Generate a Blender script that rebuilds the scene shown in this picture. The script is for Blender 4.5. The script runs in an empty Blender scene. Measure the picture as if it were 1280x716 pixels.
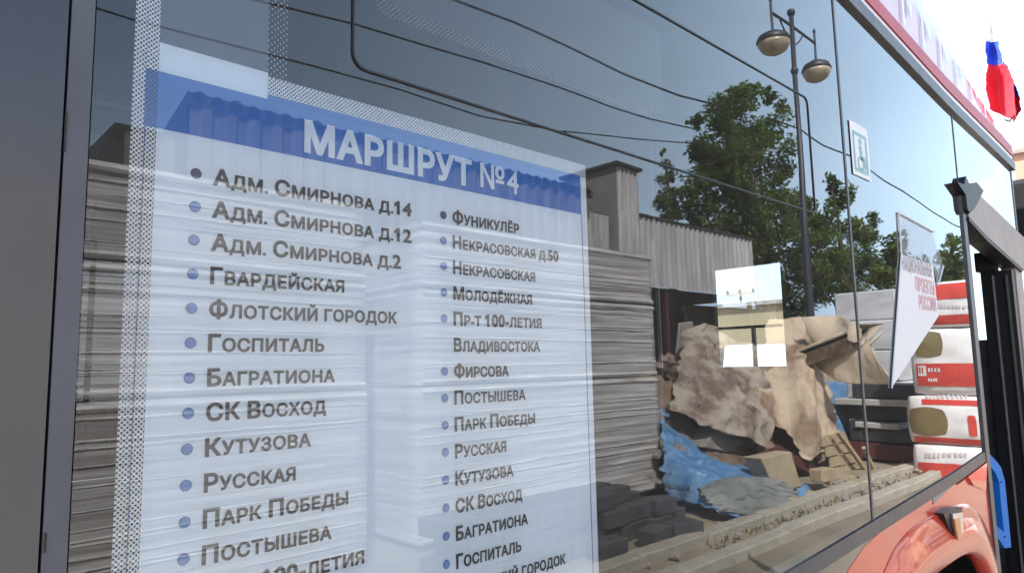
import bpy, bmesh, math, random
from mathutils import Vector, Matrix, noise
random.seed(7)
S = bpy.context.scene
C = S.collection
R_ = math.radians

# ------------------------------------------------------------------ camera
F = 860.0; D = 0.63; H = 1.65
Zc = Vector((-154, 7458, -860)).normalized()
Xc = Vector((920, -80, -860)); Xc = (Xc - Zc * Xc.dot(Zc)).normalized()
Yc = Zc.cross(Xc)
ROT = Matrix((Xc, Yc, Zc))                       # camera -> world
cam = bpy.data.cameras.new('camera'); camo = bpy.data.objects.new('camera', cam); C.objects.link(camo)
camo.matrix_world = Matrix.Translation((0, -D, H)) @ ROT.to_4x4()
cam.sensor_width = 36; cam.lens = 36 * F / 1280; cam.clip_start = 0.02; cam.clip_end = 3000
S.camera = camo

# ------------------------------------------------------------------ light
SUN = Vector((-0.46, 0.62, 0.80)).normalized()    # towards the sun: behind the bus
S.view_settings.view_transform = 'Standard'; S.view_settings.look = 'None'
S.view_settings.exposure = 1.62; S.view_settings.gamma = 1
W = bpy.data.worlds.new('World'); S.world = W; W.use_nodes = True
nt = W.node_tree; nt.nodes.clear()
def N(nt, typ, **kw):
    n = nt.nodes.new(typ)
    for k, v in kw.items():
        if k in n.inputs.keys(): n.inputs[k].default_value = v
        else: setattr(n, k, v)
    return n
sky = N(nt, 'ShaderNodeTexSky', sky_type='NISHITA', sun_disc=False)
sky.sun_elevation = math.asin(SUN.z); sky.sun_rotation = math.atan2(SUN.x, SUN.y)
sky.air_density = 1.0; sky.dust_density = 2.0; sky.ozone_density = 1.2
tc = N(nt, 'ShaderNodeTexCoord')
mp = N(nt, 'ShaderNodeMapping'); mp.inputs['Scale'].default_value = (1.0, 1.0, 2.6); mp.inputs['Location'].default_value = (0.35, 0.2, 0.0)
nz = N(nt, 'ShaderNodeTexNoise', Scale=1.7, Detail=6.0, Roughness=0.52)
rp = N(nt, 'ShaderNodeValToRGB'); rp.color_ramp.elements[0].position = 0.34; rp.color_ramp.elements[1].position = 0.66
rp.color_ramp.elements[0].color = (0.0, 0.0, 0.0, 1); rp.color_ramp.elements[1].color = (0.16, 0.16, 0.16, 1)
mx = N(nt, 'ShaderNodeMixRGB'); mx.inputs['Color2'].default_value = (5.9, 7.7, 9.6, 1)
bg = N(nt, 'ShaderNodeBackground', Strength=0.1); wo = N(nt, 'ShaderNodeOutputWorld')
L = nt.links.new
L(tc.outputs['Generated'], mp.inputs['Vector']); L(mp.outputs[0], nz.inputs['Vector']); L(nz.outputs['Fac'], rp.inputs[0])

sp = N(nt, 'ShaderNodeSeparateXYZ'); L(tc.outputs['Generated'], sp.inputs[0])       # air brightens evenly towards the horizon
hz = N(nt, 'ShaderNodeMapRange', interpolation_type='SMOOTHSTEP'); hz.inputs['From Min'].default_value = 0.08; hz.inputs['From Max'].default_value = 0.50; hz.inputs['To Min'].default_value = 0.55; hz.inputs['To Max'].default_value = 0.0
L(sp.outputs['Z'], hz.inputs['Value'])
ad = N(nt, 'ShaderNodeMath', operation='ADD', use_clamp=True); 
ea = N(nt, 'ShaderNodeMath', operation='MULTIPLY_ADD'); ea.inputs[1].default_value = 0.48; L(sp.outputs['X'], ea.inputs[0]); L(rp.outputs[0], ea.inputs[2])   # thicker bright cloud to the east
L(ea.outputs[0], ad.inputs[0]); L(hz.outputs[0], ad.inputs[1])
L(ad.outputs[0], mx.inputs['Fac']); L(sky.outputs[0], mx.inputs['Color1']); L(mx.outputs[0], bg.inputs['Color']); L(bg.outputs[0], wo.inputs[0])
sun = bpy.data.lights.new('sun', 'SUN'); sun.energy = 4.2; sun.angle = R_(0.5); sun.color = (1, 0.95, 0.87)
suno = bpy.data.objects.new('sun', sun); C.objects.link(suno); suno.rotation_euler = SUN.to_track_quat('Z', 'Y').to_euler()

# ------------------------------------------------------------------ geometry of the place
def ray(px, py): return (ROT @ Vector((px - 640, 358 - py, -F))).normalized()
EYE = Vector((0, -D, H))
def G(px, py, Y=0.0):                             # point on the plane y = Y (Y=0: the bus side)
    r = ray(px, py); return EYE + r * ((D + Y) / r.y)
def V(px, py, Y):                                 # point seen mirrored in the glass, Y metres from the bus side
    p = G(px, py, Y); p.y = -p.y; return p
def VX(px, py, x):
    r = ray(px, py); p = EYE + r * (x / r.x); p.y = -p.y; return p

# ------------------------------------------------------------------ helpers
def tag(o, label=None, cat=None, group=None, kind=None):
    if label: o['label'] = label
    if cat: o['category'] = cat
    if group: o['group'] = group
    if kind: o['kind'] = kind
    return o
def thing(name, loc, label, cat, group=None):
    o = bpy.data.objects.new(name, None); o.empty_display_size = 0.1; C.objects.link(o); o.location = loc
    return tag(o, label, cat, group)
def wm(o):
    m = Matrix.Translation(o.location)
    return m
def attach(o, parent):
    if parent is not None:
        o.parent = parent
        if parent.type == 'EMPTY': o.matrix_parent_inverse = Matrix.Translation(-Vector(parent.location))
        elif parent.get('_m') is None and (parent.location.length > 0 or parent.rotation_euler.x or parent.rotation_euler.y or parent.rotation_euler.z):
            o.matrix_parent_inverse = (Matrix.LocRotScale(parent.location, parent.rotation_euler, parent.scale)).inverted()
    return o
def mesh_obj(name, bm, mat, parent=None, smooth=False):
    me = bpy.data.meshes.new(name); bm.to_mesh(me); bm.free()
    if mat: me.materials.append(mat)
    if smooth: me.polygons.foreach_set('use_smooth', [True] * len(me.polygons))
    o = bpy.data.objects.new(name, me); C.objects.link(o)
    return attach(o, parent)
def share(name, me, parent, loc, rot=(0, 0, 0), scl=(1, 1, 1)):
    o = bpy.data.objects.new(name, me); C.objects.link(o)
    o.location = loc; o.rotation_euler = rot; o.scale = scl
    return attach(o, parent)
def box(bm, x0, x1, y0, y1, z0, z1, bevel=0.0, M=None):
    r = bmesh.ops.create_cube(bm, size=1)
    vs = r['verts']
    bmesh.ops.scale(bm, vec=(abs(x1-x0), abs(y1-y0), abs(z1-z0)), verts=vs)
    bmesh.ops.translate(bm, vec=((x0+x1)/2, (y0+y1)/2, (z0+z1)/2), verts=vs)
    if M is not None: bmesh.ops.transform(bm, matrix=M, verts=vs)
    if bevel:
        es = list({e for v in vs for e in v.link_edges})
        bmesh.ops.bevel(bm, geom=es, offset=bevel, segments=1, affect='EDGES')
    return bm
def B(): return bmesh.new()
def bx(*a, **k): return box(B(), *a, **k)
def tube(bm, pts, r, seg=8, cap=True):
    pts = [Vector(p) for p in pts]; rings = []
    rr = r if isinstance(r, (list, tuple)) else [r] * len(pts)
    for i, p in enumerate(pts):
        d = (pts[min(i+1, len(pts)-1)] - pts[max(i-1, 0)]).normalized()
        a = d.cross(Vector((0, 0, 1)))
        if a.length < 0.05: a = d.cross(Vector((0, 1, 0)))
        a.normalize(); b = d.cross(a)
        rings.append([bm.verts.new(p + a * math.cos(t) * rr[i] + b * math.sin(t) * rr[i]) for t in [2*math.pi*k/seg for k in range(seg)]])
    for A_, B_ in zip(rings, rings[1:]):
        for k in range(seg): bm.faces.new((A_[k], A_[(k+1) % seg], B_[(k+1) % seg], B_[k]))
    if cap: bm.faces.new(rings[0][::-1]); bm.faces.new(rings[-1])
    return bm
def prism(bm, poly, y0, y1):                      # outline in x,z extruded along y
    a = [bm.verts.new((p[0], y0, p[1])) for p in poly]; b = [bm.verts.new((p[0], y1, p[1])) for p in poly]
    bm.faces.new(a); bm.faces.new(b[::-1])
    n = len(poly)
    for i in range(n): bm.faces.new((a[i], b[i], b[(i+1) % n], a[(i+1) % n]))
    bmesh.ops.recalc_face_normals(bm, faces=bm.faces[:])
    return bm
def lathe(bm, prof, c, seg=20, axis='Z'):
    rings = []
    for r, h in prof:
        ring = []
        for k in range(seg):
            t = 2*math.pi*k/seg
            v = (r*math.cos(t), r*math.sin(t), h) if axis == 'Z' else (r*math.cos(t), h, r*math.sin(t))
            ring.append(bm.verts.new(Vector(v) + Vector(c)))
        rings.append(ring)
    for A_, B_ in zip(rings, rings[1:]):
        for k in range(seg): bm.faces.new((A_[k], A_[(k+1) % seg], B_[(k+1) % seg], B_[k]))
    bm.faces.new(rings[0][::-1]); bm.faces.new(rings[-1])
    bmesh.ops.recalc_face_normals(bm, faces=bm.faces[:])
    return bm

# ------------------------------------------------------------------ materials
def mat(name, col, rough=0.6, metal=0.0, col2=None, nscale=5.0, bump=0.0, bscale=40.0, stretch=(1, 1, 1), spec=0.5, coat=0.0, thr=(0.35, 0.65), detail=5.0):
    m = bpy.data.materials.new(name); m.use_nodes = True; t = m.node_tree; b = t.nodes['Principled BSDF']
    b.inputs['Base Color'].default_value = (*col, 1); b.inputs['Roughness'].default_value = rough
    b.inputs['Metallic'].default_value = metal; b.inputs['Specular IOR Level'].default_value = spec
    b.inputs['Coat Weight'].default_value = coat; b.inputs['Coat Roughness'].default_value = 0.04
    g = t.nodes.new('ShaderNodeNewGeometry'); mpn = t.nodes.new('ShaderNodeMapping'); mpn.inputs['Scale'].default_value = stretch
    t.links.new(g.outputs['Position'], mpn.inputs[0])
    if col2:
        n = N(t, 'ShaderNodeTexNoise', Scale=nscale, Detail=detail, Roughness=0.6); t.links.new(mpn.outputs[0], n.inputs['Vector'])
        r = N(t, 'ShaderNodeValToRGB'); r.color_ramp.elements[0].position = thr[0]; r.color_ramp.elements[1].position = thr[1]
        r.color_ramp.elements[0].color = (*col, 1); r.color_ramp.elements[1].color = (*col2, 1)
        t.links.new(n.outputs['Fac'], r.inputs[0]); t.links.new(r.outputs[0], b.inputs['Base Color'])
    if bump:
        n2 = N(t, 'ShaderNodeTexNoise', Scale=bscale, Detail=4.0); t.links.new(mpn.outputs[0], n2.inputs['Vector'])
        bn = N(t, 'ShaderNodeBump', Strength=bump, Distance=0.02); t.links.new(n2.outputs['Fac'], bn.inputs['Height']); t.links.new(bn.outputs[0], b.inputs['Normal'])
    return m
def glass_mat(name, tint, ior=1.62, wob=0.0, wscale=1.6):
    m = bpy.data.materials.new(name); m.use_nodes = True; t = m.node_tree; t.nodes.clear()
    fr = N(t, 'ShaderNodeFresnel', IOR=ior)
    a = N(t, 'ShaderNodeMath', operation='MULTIPLY'); a.inputs[1].default_value = 2.0
    b = N(t, 'ShaderNodeMath', operation='ADD'); b.inputs[1].default_value = 1.0
    c = N(t, 'ShaderNodeMath', operation='DIVIDE')
    t.links.new(fr.outputs[0], a.inputs[0]); t.links.new(fr.outputs[0], b.inputs[0]); t.links.new(a.outputs[0], c.inputs[0]); t.links.new(b.outputs[0], c.inputs[1])
    tr = N(t, 'ShaderNodeBsdfTransparent'); tr.inputs[0].default_value = (*tint, 1)
    gl = N(t, 'ShaderNodeBsdfGlossy', Roughness=0.0); gl.inputs['Color'].default_value = (0.95, 0.98, 1, 1)
    if wob:
        g = t.nodes.new('ShaderNodeNewGeometry'); n = N(t, 'ShaderNodeTexNoise', Scale=wscale, Detail=1.0)
        bn = N(t, 'ShaderNodeBump', Strength=wob, Distance=0.02)
        t.links.new(g.outputs['Position'], n.inputs['Vector']); t.links.new(n.outputs['Fac'], bn.inputs['Height']); t.links.new(bn.outputs[0], gl.inputs['Normal'])
    mx = N(t, 'ShaderNodeMixShader'); o = N(t, 'ShaderNodeOutputMaterial')
    t.links.new(c.outputs[0], mx.inputs[0]); t.links.new(tr.outputs[0], mx.inputs[1]); t.links.new(gl.outputs[0], mx.inputs[2])
    if wob:                                        # dust film, drip streaks and water spots, plus an even veil painted as haze
        mp_ = t.nodes.new('ShaderNodeMapping'); mp_.inputs['Scale'].default_value = (26, 1, 3.2); t.links.new(g.outputs['Position'], mp_.inputs[0])
        n1 = N(t, 'ShaderNodeTexNoise', Scale=1.0, Detail=5.0, Roughness=0.65); t.links.new(mp_.outputs[0], n1.inputs['Vector'])
        n2 = N(t, 'ShaderNodeTexNoise', Scale=170.0, Detail=2.0); t.links.new(g.outputs['Position'], n2.inputs['Vector'])
        r1 = N(t, 'ShaderNodeMapRange'); r1.inputs['From Min'].default_value = .45; r1.inputs['From Max'].default_value = .8; r1.inputs['To Max'].default_value = .07; r1.inputs['To Min'].default_value = .035
        r2 = N(t, 'ShaderNodeMapRange'); r2.inputs['From Min'].default_value = .66; r2.inputs['From Max'].default_value = .74; r2.inputs['To Max'].default_value = .03
        t.links.new(n1.outputs['Fac'], r1.inputs[0]); t.links.new(n2.outputs['Fac'], r2.inputs[0])
        ad_ = N(t, 'ShaderNodeMath', operation='ADD'); t.links.new(r1.outputs[0], ad_.inputs[0]); t.links.new(r2.outputs[0], ad_.inputs[1])
        df = N(t, 'ShaderNodeBsdfDiffuse'); df.inputs[0].default_value = (.5, .47, .43, 1); m3 = N(t, 'ShaderNodeMixShader')
        t.links.new(ad_.outputs[0], m3.inputs[0]); t.links.new(mx.outputs[0], m3.inputs[1]); t.links.new(df.outputs[0], m3.inputs[2]); mx = m3
    t.links.new(mx.outputs[0], o.inputs[0])
    return m
def perf_mat(name, col, pitch=0.0042, rad=0.0010, slant=False):      # perforated window film: round holes in staggered rows
    m = bpy.data.materials.new(name); m.use_nodes = True; t = m.node_tree; t.nodes.clear()
    g = t.nodes.new('ShaderNodeNewGeometry'); sp = t.nodes.new('ShaderNodeSeparateXYZ'); t.links.new(g.outputs['Position'], sp.inputs[0])
    def M(op, a, b=None):
        n = N(t, 'ShaderNodeMath', operation=op)
        for i, v in enumerate((a, b)):
            if v is None: continue
            if isinstance(v, (int, float)): n.inputs[i].default_value = v
            else: t.links.new(v, n.inputs[i])
        return n.outputs[0]
    def lattice(off):
        u = M('SUBTRACT', M('FRACT', M('ADD', M('DIVIDE', sp.outputs['X'], pitch), off)), 0.5)
        v = M('SUBTRACT', M('FRACT', M('ADD', M('DIVIDE', sp.outputs['Z'], pitch), off)), 0.5)
        return M('SQRT', M('ADD', M('MULTIPLY', u, u), M('MULTIPLY', v, v)))
    d = M('MINIMUM', lattice(0.0), lattice(0.5))
    hole = M('LESS_THAN', d, rad / pitch)
    df = N(t, 'ShaderNodeBsdfDiffuse'); df.inputs[0].default_value = (*col, 1)
    tr = N(t, 'ShaderNodeBsdfTransparent'); mx = N(t, 'ShaderNodeMixShader'); o = N(t, 'ShaderNodeOutputMaterial')
    t.links.new(hole, mx.inputs[0]); t.links.new(df.outputs[0], mx.inputs[1]); t.links.new(tr.outputs[0], mx.inputs[2]); t.links.new(mx.outputs[0], o.inputs[0])
    return m
def film_mat(name, col, alpha):
    m = bpy.data.materials.new(name); m.use_nodes = True; t = m.node_tree; t.nodes.clear()
    df = N(t, 'ShaderNodeBsdfDiffuse'); df.inputs[0].default_value = (*col, 1)
    tr = N(t, 'ShaderNodeBsdfTransparent'); mx = N(t, 'ShaderNodeMixShader'); mx.inputs[0].default_value = alpha; o = N(t, 'ShaderNodeOutputMaterial')
    t.links.new(tr.outputs[0], mx.inputs[1]); t.links.new(df.outputs[0], mx.inputs[2]); t.links.new(mx.outputs[0], o.inputs[0])
    return m
M = {}
M['glass'] = glass_mat('tinted_glass', (0.87, 0.92, 0.965), 1.52, 0.07)
M['glass_far'] = glass_mat('dark_tinted_glass', (0.035, 0.042, 0.05), 1.5)
M['glass_clear'] = glass_mat('clear_glass', (0.92, 0.95, 0.95), 1.5)
M['white_print'] = mat('white_print', (0.84, 0.90, 0.97), 0.5, col2=(0.80, 0.87, 0.95), nscale=3)
M['blue_print'] = mat('blue_print', (0.035, 0.19, 0.56), 0.5)
M['text'] = mat('dark_grey_ink', (0.02, 0.02, 0.026), 0.6)
M['title'] = mat('white_ink', (0.84, 0.92, 0.98), 0.6)
M['bullet'] = mat('blue_ink', (0.13, 0.27, 0.58), 0.6)
M['bullet_rim'] = mat('dark_blue_ink', (0.05, 0.10, 0.27), 0.6)
M['bullet_dark'] = mat('navy_ink', (0.03, 0.05, 0.13), 0.6)
M['perf'] = perf_mat('perforated_white_film', (0.84, 0.87, 0.92))
M['perf_blue'] = perf_mat('perforated_blue_film', (0.05, 0.16, 0.56), 0.0042, 0.0010)
M['perf_fine'] = perf_mat('fine_perforated_film', (0.6, 0.62, 0.66), 0.0062, 0.0024)
M['film'] = film_mat('grey_translucent_film', (0.24, 0.27, 0.33), 0.8)
M['film_light'] = film_mat('pale_translucent_film', (0.5, 0.57, 0.66), 0.13)
M['gloss_black'] = mat('satin_black_panel', (0.035, 0.035, 0.045), 0.2, spec=0.8, bump=0.03, bscale=9)
M['strip_grey'] = mat('grey_sealant', (0.10, 0.105, 0.13), 0.45, col2=(0.075, 0.08, 0.10), nscale=12)
M['rubber'] = mat('black_rubber', (0.012, 0.012, 0.013), 0.45)
M['dark_metal'] = mat('dark_metal', (0.03, 0.03, 0.035), 0.4, 0.2)
M['grey_trim'] = mat('grey_trim', (0.13, 0.13, 0.14), 0.4, 0.3, col2=(0.09, 0.09, 0.10), nscale=20)
M['red'] = mat('red_bus_paint', (0.78, 0.08, 0.045), 0.2, coat=0.7, spec=0.6, col2=(0.62, 0.11, 0.07), nscale=9, thr=(.45, .75), bump=.03, bscale=60)
M['red_matte'] = mat('faded_red_strip', (0.50, 0.04, 0.05), 0.4)
M['black_paint'] = mat('black_bus_paint', (0.13, 0.115, 0.09), 0.12, coat=0.6, col2=(0.20, 0.175, 0.135), nscale=8)  # dusty black paint, the sandy ground's reflection put into its brown base
M['white_paint'] = mat('white_bus_paint', (0.80, 0.76, 0.78), 0.25, coat=0.5)
M['pink_paint'] = mat('pale_pink_paint', (0.62, 0.27, 0.33), 0.25, coat=0.5, col2=(0.66, 0.36, 0.42), nscale=4)
M['interior'] = mat('dark_interior_lining', (0.05, 0.05, 0.055), 0.8, col2=(0.035, 0.035, 0.04), nscale=3)
M['int_floor'] = mat('grey_vinyl_floor', (0.06, 0.06, 0.065), 0.7)
M['seat'] = mat('dark_seat_fabric', (0.035, 0.04, 0.055), 0.85, col2=(0.05, 0.055, 0.08), nscale=60)
M['beige'] = mat('beige_plastic_cover', (0.36, 0.30, 0.27), 0.5, col2=(0.44, 0.37, 0.33), nscale=6, bump=0.05)
M['blue_handle'] = mat('blue_powder_coat', (0.01, 0.20, 0.72), 0.6, spec=0.25)
M['orange'] = mat('orange_lens', (0.75, 0.25, 0.03), 0.2, coat=0.6)
M['chrome'] = mat('pale_reflector', (0.85, 0.85, 0.87), 0.15, 0.8)
M['grey_label'] = mat('grey_label', (0.30, 0.29, 0.27), 0.5, col2=(0.42, 0.40, 0.38), nscale=60)
M['teal'] = mat('teal_print', (0.28, 0.55, 0.60), 0.5)
M['paper'] = mat('white_paper', (0.88, 0.88, 0.90), 0.6)
M['film_clear'] = film_mat('clear_pale_film', (0.8, 0.85, 0.88), 0.25)
M['grey_ink'] = mat('grey_ink', (0.48, 0.42, 0.45), 0.6)
M['red_ink'] = mat('pale_red_ink', (0.80, 0.42, 0.45), 0.6)
M['sand'] = mat('dusty_sand_ground', (0.34, 0.28, 0.21), 0.95, col2=(0.22, 0.18, 0.13), nscale=1.3, bump=0.5, bscale=14)
M['road'] = mat('dusty_road', (0.16, 0.135, 0.105), 0.9, col2=(0.26, 0.215, 0.16), nscale=0.9, bump=0.35, bscale=30)
M['kerb'] = mat('concrete_kerb', (0.40, 0.36, 0.30), 0.9, col2=(0.30, 0.27, 0.22), nscale=8, bump=0.3)
M['slab'] = mat('brown_paving_slab', (0.27, 0.21, 0.17), 0.55, col2=(0.11, 0.085, 0.075), nscale=3.5, stretch=(0.5, 0.5, 5))
M['slab2'] = mat('grey_paving_slab', (0.42, 0.37, 0.32), 0.5, col2=(0.2, 0.16, 0.14), nscale=3.5, stretch=(0.5, 0.5, 5))
M['wrap'] = mat('stretch_film', (0.80, 0.77, 0.74), 0.22, col2=(0.40, 0.37, 0.34), nscale=2.2, stretch=(1, 1, 6), coat=0.5)
M['wrap_skin'] = film_mat('stretch_film_skin', (0.80, 0.78, 0.78), 0.46)
ms = M['wrap_skin'].node_tree; mxn = [n for n in ms.nodes if n.type == 'MIX_SHADER'][0]        # film gathers in level streaks
g_ = ms.nodes.new('ShaderNodeNewGeometry'); mm_ = ms.nodes.new('ShaderNodeMapping'); mm_.inputs['Scale'].default_value = (.30, .30, 13.0); nn_ = N(ms, 'ShaderNodeTexNoise', Scale=1.6, Detail=4.0, Roughness=0.6)
rr_ = N(ms, 'ShaderNodeMapRange'); rr_.inputs['From Min'].default_value = .42; rr_.inputs['From Max'].default_value = .64; rr_.inputs['To Min'].default_value = .36; rr_.inputs['To Max'].default_value = .85
ms.links.new(g_.outputs['Position'], mm_.inputs[0]); ms.links.new(mm_.outputs[0], nn_.inputs['Vector']); ms.links.new(nn_.outputs['Fac'], rr_.inputs[0]); ms.links.new(rr_.outputs[0], mxn.inputs[0])
M['brick_dark'] = mat('dark_grey_paver', (0.05, 0.052, 0.058), 0.85, col2=(0.085, 0.085, 0.09), nscale=9, bump=0.3)
M['corr'] = mat('weathered_corrugated_metal', (0.52, 0.51, 0.52), 0.6, 0.0, col2=(0.33, 0.32, 0.33), nscale=1.4, stretch=(3, 3, 0.5))
M['corr_old'] = mat('old_corrugated_metal', (0.20, 0.18, 0.18), 0.7, col2=(0.11, 0.10, 0.10), nscale=1.6, stretch=(3, 3, .4))
M['corr_dark'] = mat('dark_roof_edge', (0.035, 0.035, 0.04), 0.7)
M['dark_void'] = mat('dark_brown_fill', (0.03, 0.025, 0.022), 0.9, col2=(0.06, 0.045, 0.035), nscale=2)
M['grey_wall'] = mat('grey_plaster', (0.20, 0.19, 0.18), 0.9, col2=(0.28, 0.26, 0.24), nscale=1.2)
M['lamp_metal'] = mat('dark_navy_lamp_metal', (0.02, 0.022, 0.035), 0.5)
M['lamp_glass'] = mat('cloudy_lamp_glass', (0.42, 0.36, 0.26), 0.3, col2=(0.25, 0.2, 0.14), nscale=6)
M['wire'] = mat('black_cable', (0.012, 0.012, 0.02), 0.6)
M['bark'] = mat('tree_bark', (0.09, 0.07, 0.05), 0.9, col2=(0.05, 0.04, 0.03), nscale=10, bump=0.5)
M['leaf_a'] = mat('green_leaves', (0.065, 0.12, 0.03), 0.5, col2=(0.17, 0.22, 0.055), nscale=1.1)
M['leaf_b'] = mat('yellow_green_leaves', (0.07, 0.12, 0.022), 0.6, col2=(0.15, 0.18, 0.045), nscale=1.3)
for k_ in ('leaf_a', 'leaf_b'):
    t_ = M[k_].node_tree; pb = t_.nodes['Principled BSDF']; out_ = [n for n in t_.nodes if n.type == 'OUTPUT_MATERIAL'][0]
    tl = t_.nodes.new('ShaderNodeBsdfTranslucent'); mm = t_.nodes.new('ShaderNodeMixShader'); mm.inputs[0].default_value = .45
    t_.links.new(pb.inputs['Base Color'].links[0].from_socket, tl.inputs[0]); t_.links.new(pb.outputs[0], mm.inputs[1]); t_.links.new(tl.outputs[0], mm.inputs[2]); t_.links.new(mm.outputs[0], out_.inputs[0])
M['blue_tarp'] = mat('blue_tarpaulin', (0.05, 0.17, 0.38), 0.4, col2=(0.17, 0.32, 0.52), nscale=5, bump=.8, bscale=6)
M['grey_tarp'] = mat('grey_tarpaulin', (0.16, 0.17, 0.16), 0.5, col2=(0.24, 0.25, 0.24), nscale=3)
M['cream_tarp'] = mat('dusty_cream_tarpaulin', (0.50, 0.40, 0.29), 0.7, col2=(0.24, 0.16, 0.11), nscale=1.15, thr=(0.48, 0.62), bump=.7, bscale=7)
M['brown_sheet'] = mat('stained_brown_sheet', (0.17, 0.12, 0.095), 0.8, col2=(0.40, 0.34, 0.28), nscale=2.6, thr=(.42, .58), bump=.8, bscale=7)
M['cream_clean'] = mat('cream_tarpaulin', (0.55, 0.46, 0.34), 0.7, col2=(0.45, 0.36, 0.26), nscale=2, bump=.6, bscale=7)
M['wood'] = mat('pale_pallet_wood', (0.42, 0.34, 0.22), 0.8, col2=(0.30, 0.23, 0.14), nscale=6, stretch=(4, 4, 1))
M['card'] = mat('beige_cardboard', (0.46, 0.37, 0.25), 0.8, col2=(0.38, 0.30, 0.2), nscale=4)
M['maroon'] = mat('maroon_board', (0.09, 0.02, 0.02), 0.5)
M['rubble'] = mat('brown_rubble', (0.30, 0.22, 0.16), 0.9, col2=(0.16, 0.10, 0.075), nscale=3.0, bump=0.5)
M['rubble2'] = mat('grey_rubble', (0.34, 0.31, 0.28), 0.9, col2=(0.24, 0.2, 0.18), nscale=4)
M['bag_white'] = mat('white_bag_plastic', (0.74, 0.72, 0.72), 0.3, col2=(0.62, 0.60, 0.60), nscale=3, coat=0.4)
M['bag_red'] = mat('red_bag_print', (0.52, 0.05, 0.035), 0.35, coat=0.3)
M['bag_olive'] = mat('olive_bag_window', (0.17, 0.13, 0.06), 0.5)
M['pallet_wrap'] = mat('pale_grey_wrapped_goods', (0.42, 0.43, 0.46), 0.35, col2=(0.56, 0.57, 0.60), nscale=2, stretch=(1, 1, 4))
M['dark_crate'] = mat('dark_crate_plastic', (0.03, 0.032, 0.04), 0.6)
M['pale_crate'] = mat('pale_block', (0.40, 0.39, 0.38), 0.7)
M['ochre_wall'] = mat('ochre_rendered_wall', (0.33, 0.27, 0.17), 0.9, col2=(0.28, 0.23, 0.15), nscale=0.5)
M['peach_wall'] = mat('peach_rendered_wall', (0.50, 0.30, 0.22), 0.9)
M['car_white'] = mat('white_car_paint', (0.72, 0.73, 0.74), 0.2, coat=0.8)
M['car_blue'] = mat('pale_blue_car_paint', (0.35, 0.45, 0.55), 0.2, coat=0.8)
M['car_glass'] = mat('dark_car_glass', (0.03, 0.04, 0.045), 0.08, spec=0.9)
M['flag_white'] = mat('white_flag_cloth', (0.8, 0.78, 0.8), 0.8)
M['flag_blue'] = mat('blue_flag_cloth', (0.03, 0.08, 0.55), 0.7)
M['flag_red'] = mat('red_flag_cloth', (0.65, 0.02, 0.04), 0.7)

# ------------------------------------------------------------------ ground
bm = bx(-400, 400, -400, 400, -0.30, -0.02); tag(mesh_obj('ground', bm, M['sand']), kind='structure')
bm = bx(-60, 120, -2.42, 9.0, -0.15, 0.0); tag(mesh_obj('road', bm, M['road']), kind='structure')
def sheet(name, x0, x1, y0, y1, z, amp, nx, ny, m, x_pow=1.0):
    bm = B(); g = []
    for i in range(nx+1):
        row = []
        x = x0 + (x1-x0) * (i/nx)**x_pow
        for j in range(ny+1):
            y = y0 + (y1-y0)*j/ny
            row.append(bm.verts.new((x, y, z + amp*noise.noise(Vector((x*1.6, y*1.6, 3))) + amp*.5*noise.noise(Vector((x*5, y*5, 1))))))
        g.append(row)
    for i in range(nx):
        for j in range(ny): bm.faces.new((g[i][j], g[i+1][j], g[i+1][j+1], g[i][j+1]))
    return mesh_obj(name, bm, m, smooth=True)
tag(sheet('pavement', -4, 70, -14, -2.98, 0.06, 0.03, 220, 40, M['sand'], 1.3), kind='structure')
tag(sheet('verge', -4, 50, -2.84, -2.58, 0.035, 0.02, 260, 4, M['sand']), kind='structure')
kb = tag(mesh_obj('kerb', bx(-4, 60, -2.98, -2.84, -0.15, 0.085), M['kerb']), kind='structure')
kme = bpy.data.meshes.new('kerb_stone'); b_ = bx(-0.5, 0.5, -0.08, 0.08, -0.1, 0.1, bevel=0.012); b_.to_mesh(kme); b_.free(); kme.materials.append(M['kerb'])
for i in range(30):
    share('kerb_stone', kme, kb, (-2.0 + i*1.02, -2.91 + random.uniform(-.006, .006), 0.02 + random.uniform(-.005, .006)), (0, 0, random.uniform(-.005, .005)))
for i in range(30):
    share('kerb_stone', kme, kb, (-2.3 + i*1.02, -2.50 + random.uniform(-.008, .008), -0.005 + random.uniform(-.006, .006)), (0, 0, random.uniform(-.006, .006)))
bm = B()
for i in range(200):
    x = random.uniform(3.5, 14); y = -random.choice([random.uniform(2.55, 2.9), random.uniform(2.95, 4.2)])
    s = random.uniform(.008, .035)
    r = bmesh.ops.create_icosphere(bm, subdivisions=1, radius=s)
    bmesh.ops.transform(bm, matrix=Matrix.Translation((x, y, 0.07)) @ Matrix.Rotation(random.random()*3, 4, 'Z') @ Matrix.Diagonal((1.4, 1, .7, 1)), verts=r['verts'])
tag(mesh_obj('gravel', bm, M['rubble2']), kind='stuff')
bm = B()
for i in range(260):
    x = random.uniform(5.5, 12); y = -random.uniform(2.56, 2.84); h = random.uniform(.02, .07); a = random.random()*6
    p = Vector((x, y, .03)); d = Vector((math.cos(a), math.sin(a), 0))*.01
    bm.faces.new([bm.verts.new(p-d), bm.verts.new(p+d), bm.verts.new(p+Vector((d.y*2, -d.x*2, h)))])
tag(mesh_obj('grass', bm, M['leaf_b']), kind='stuff')

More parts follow.
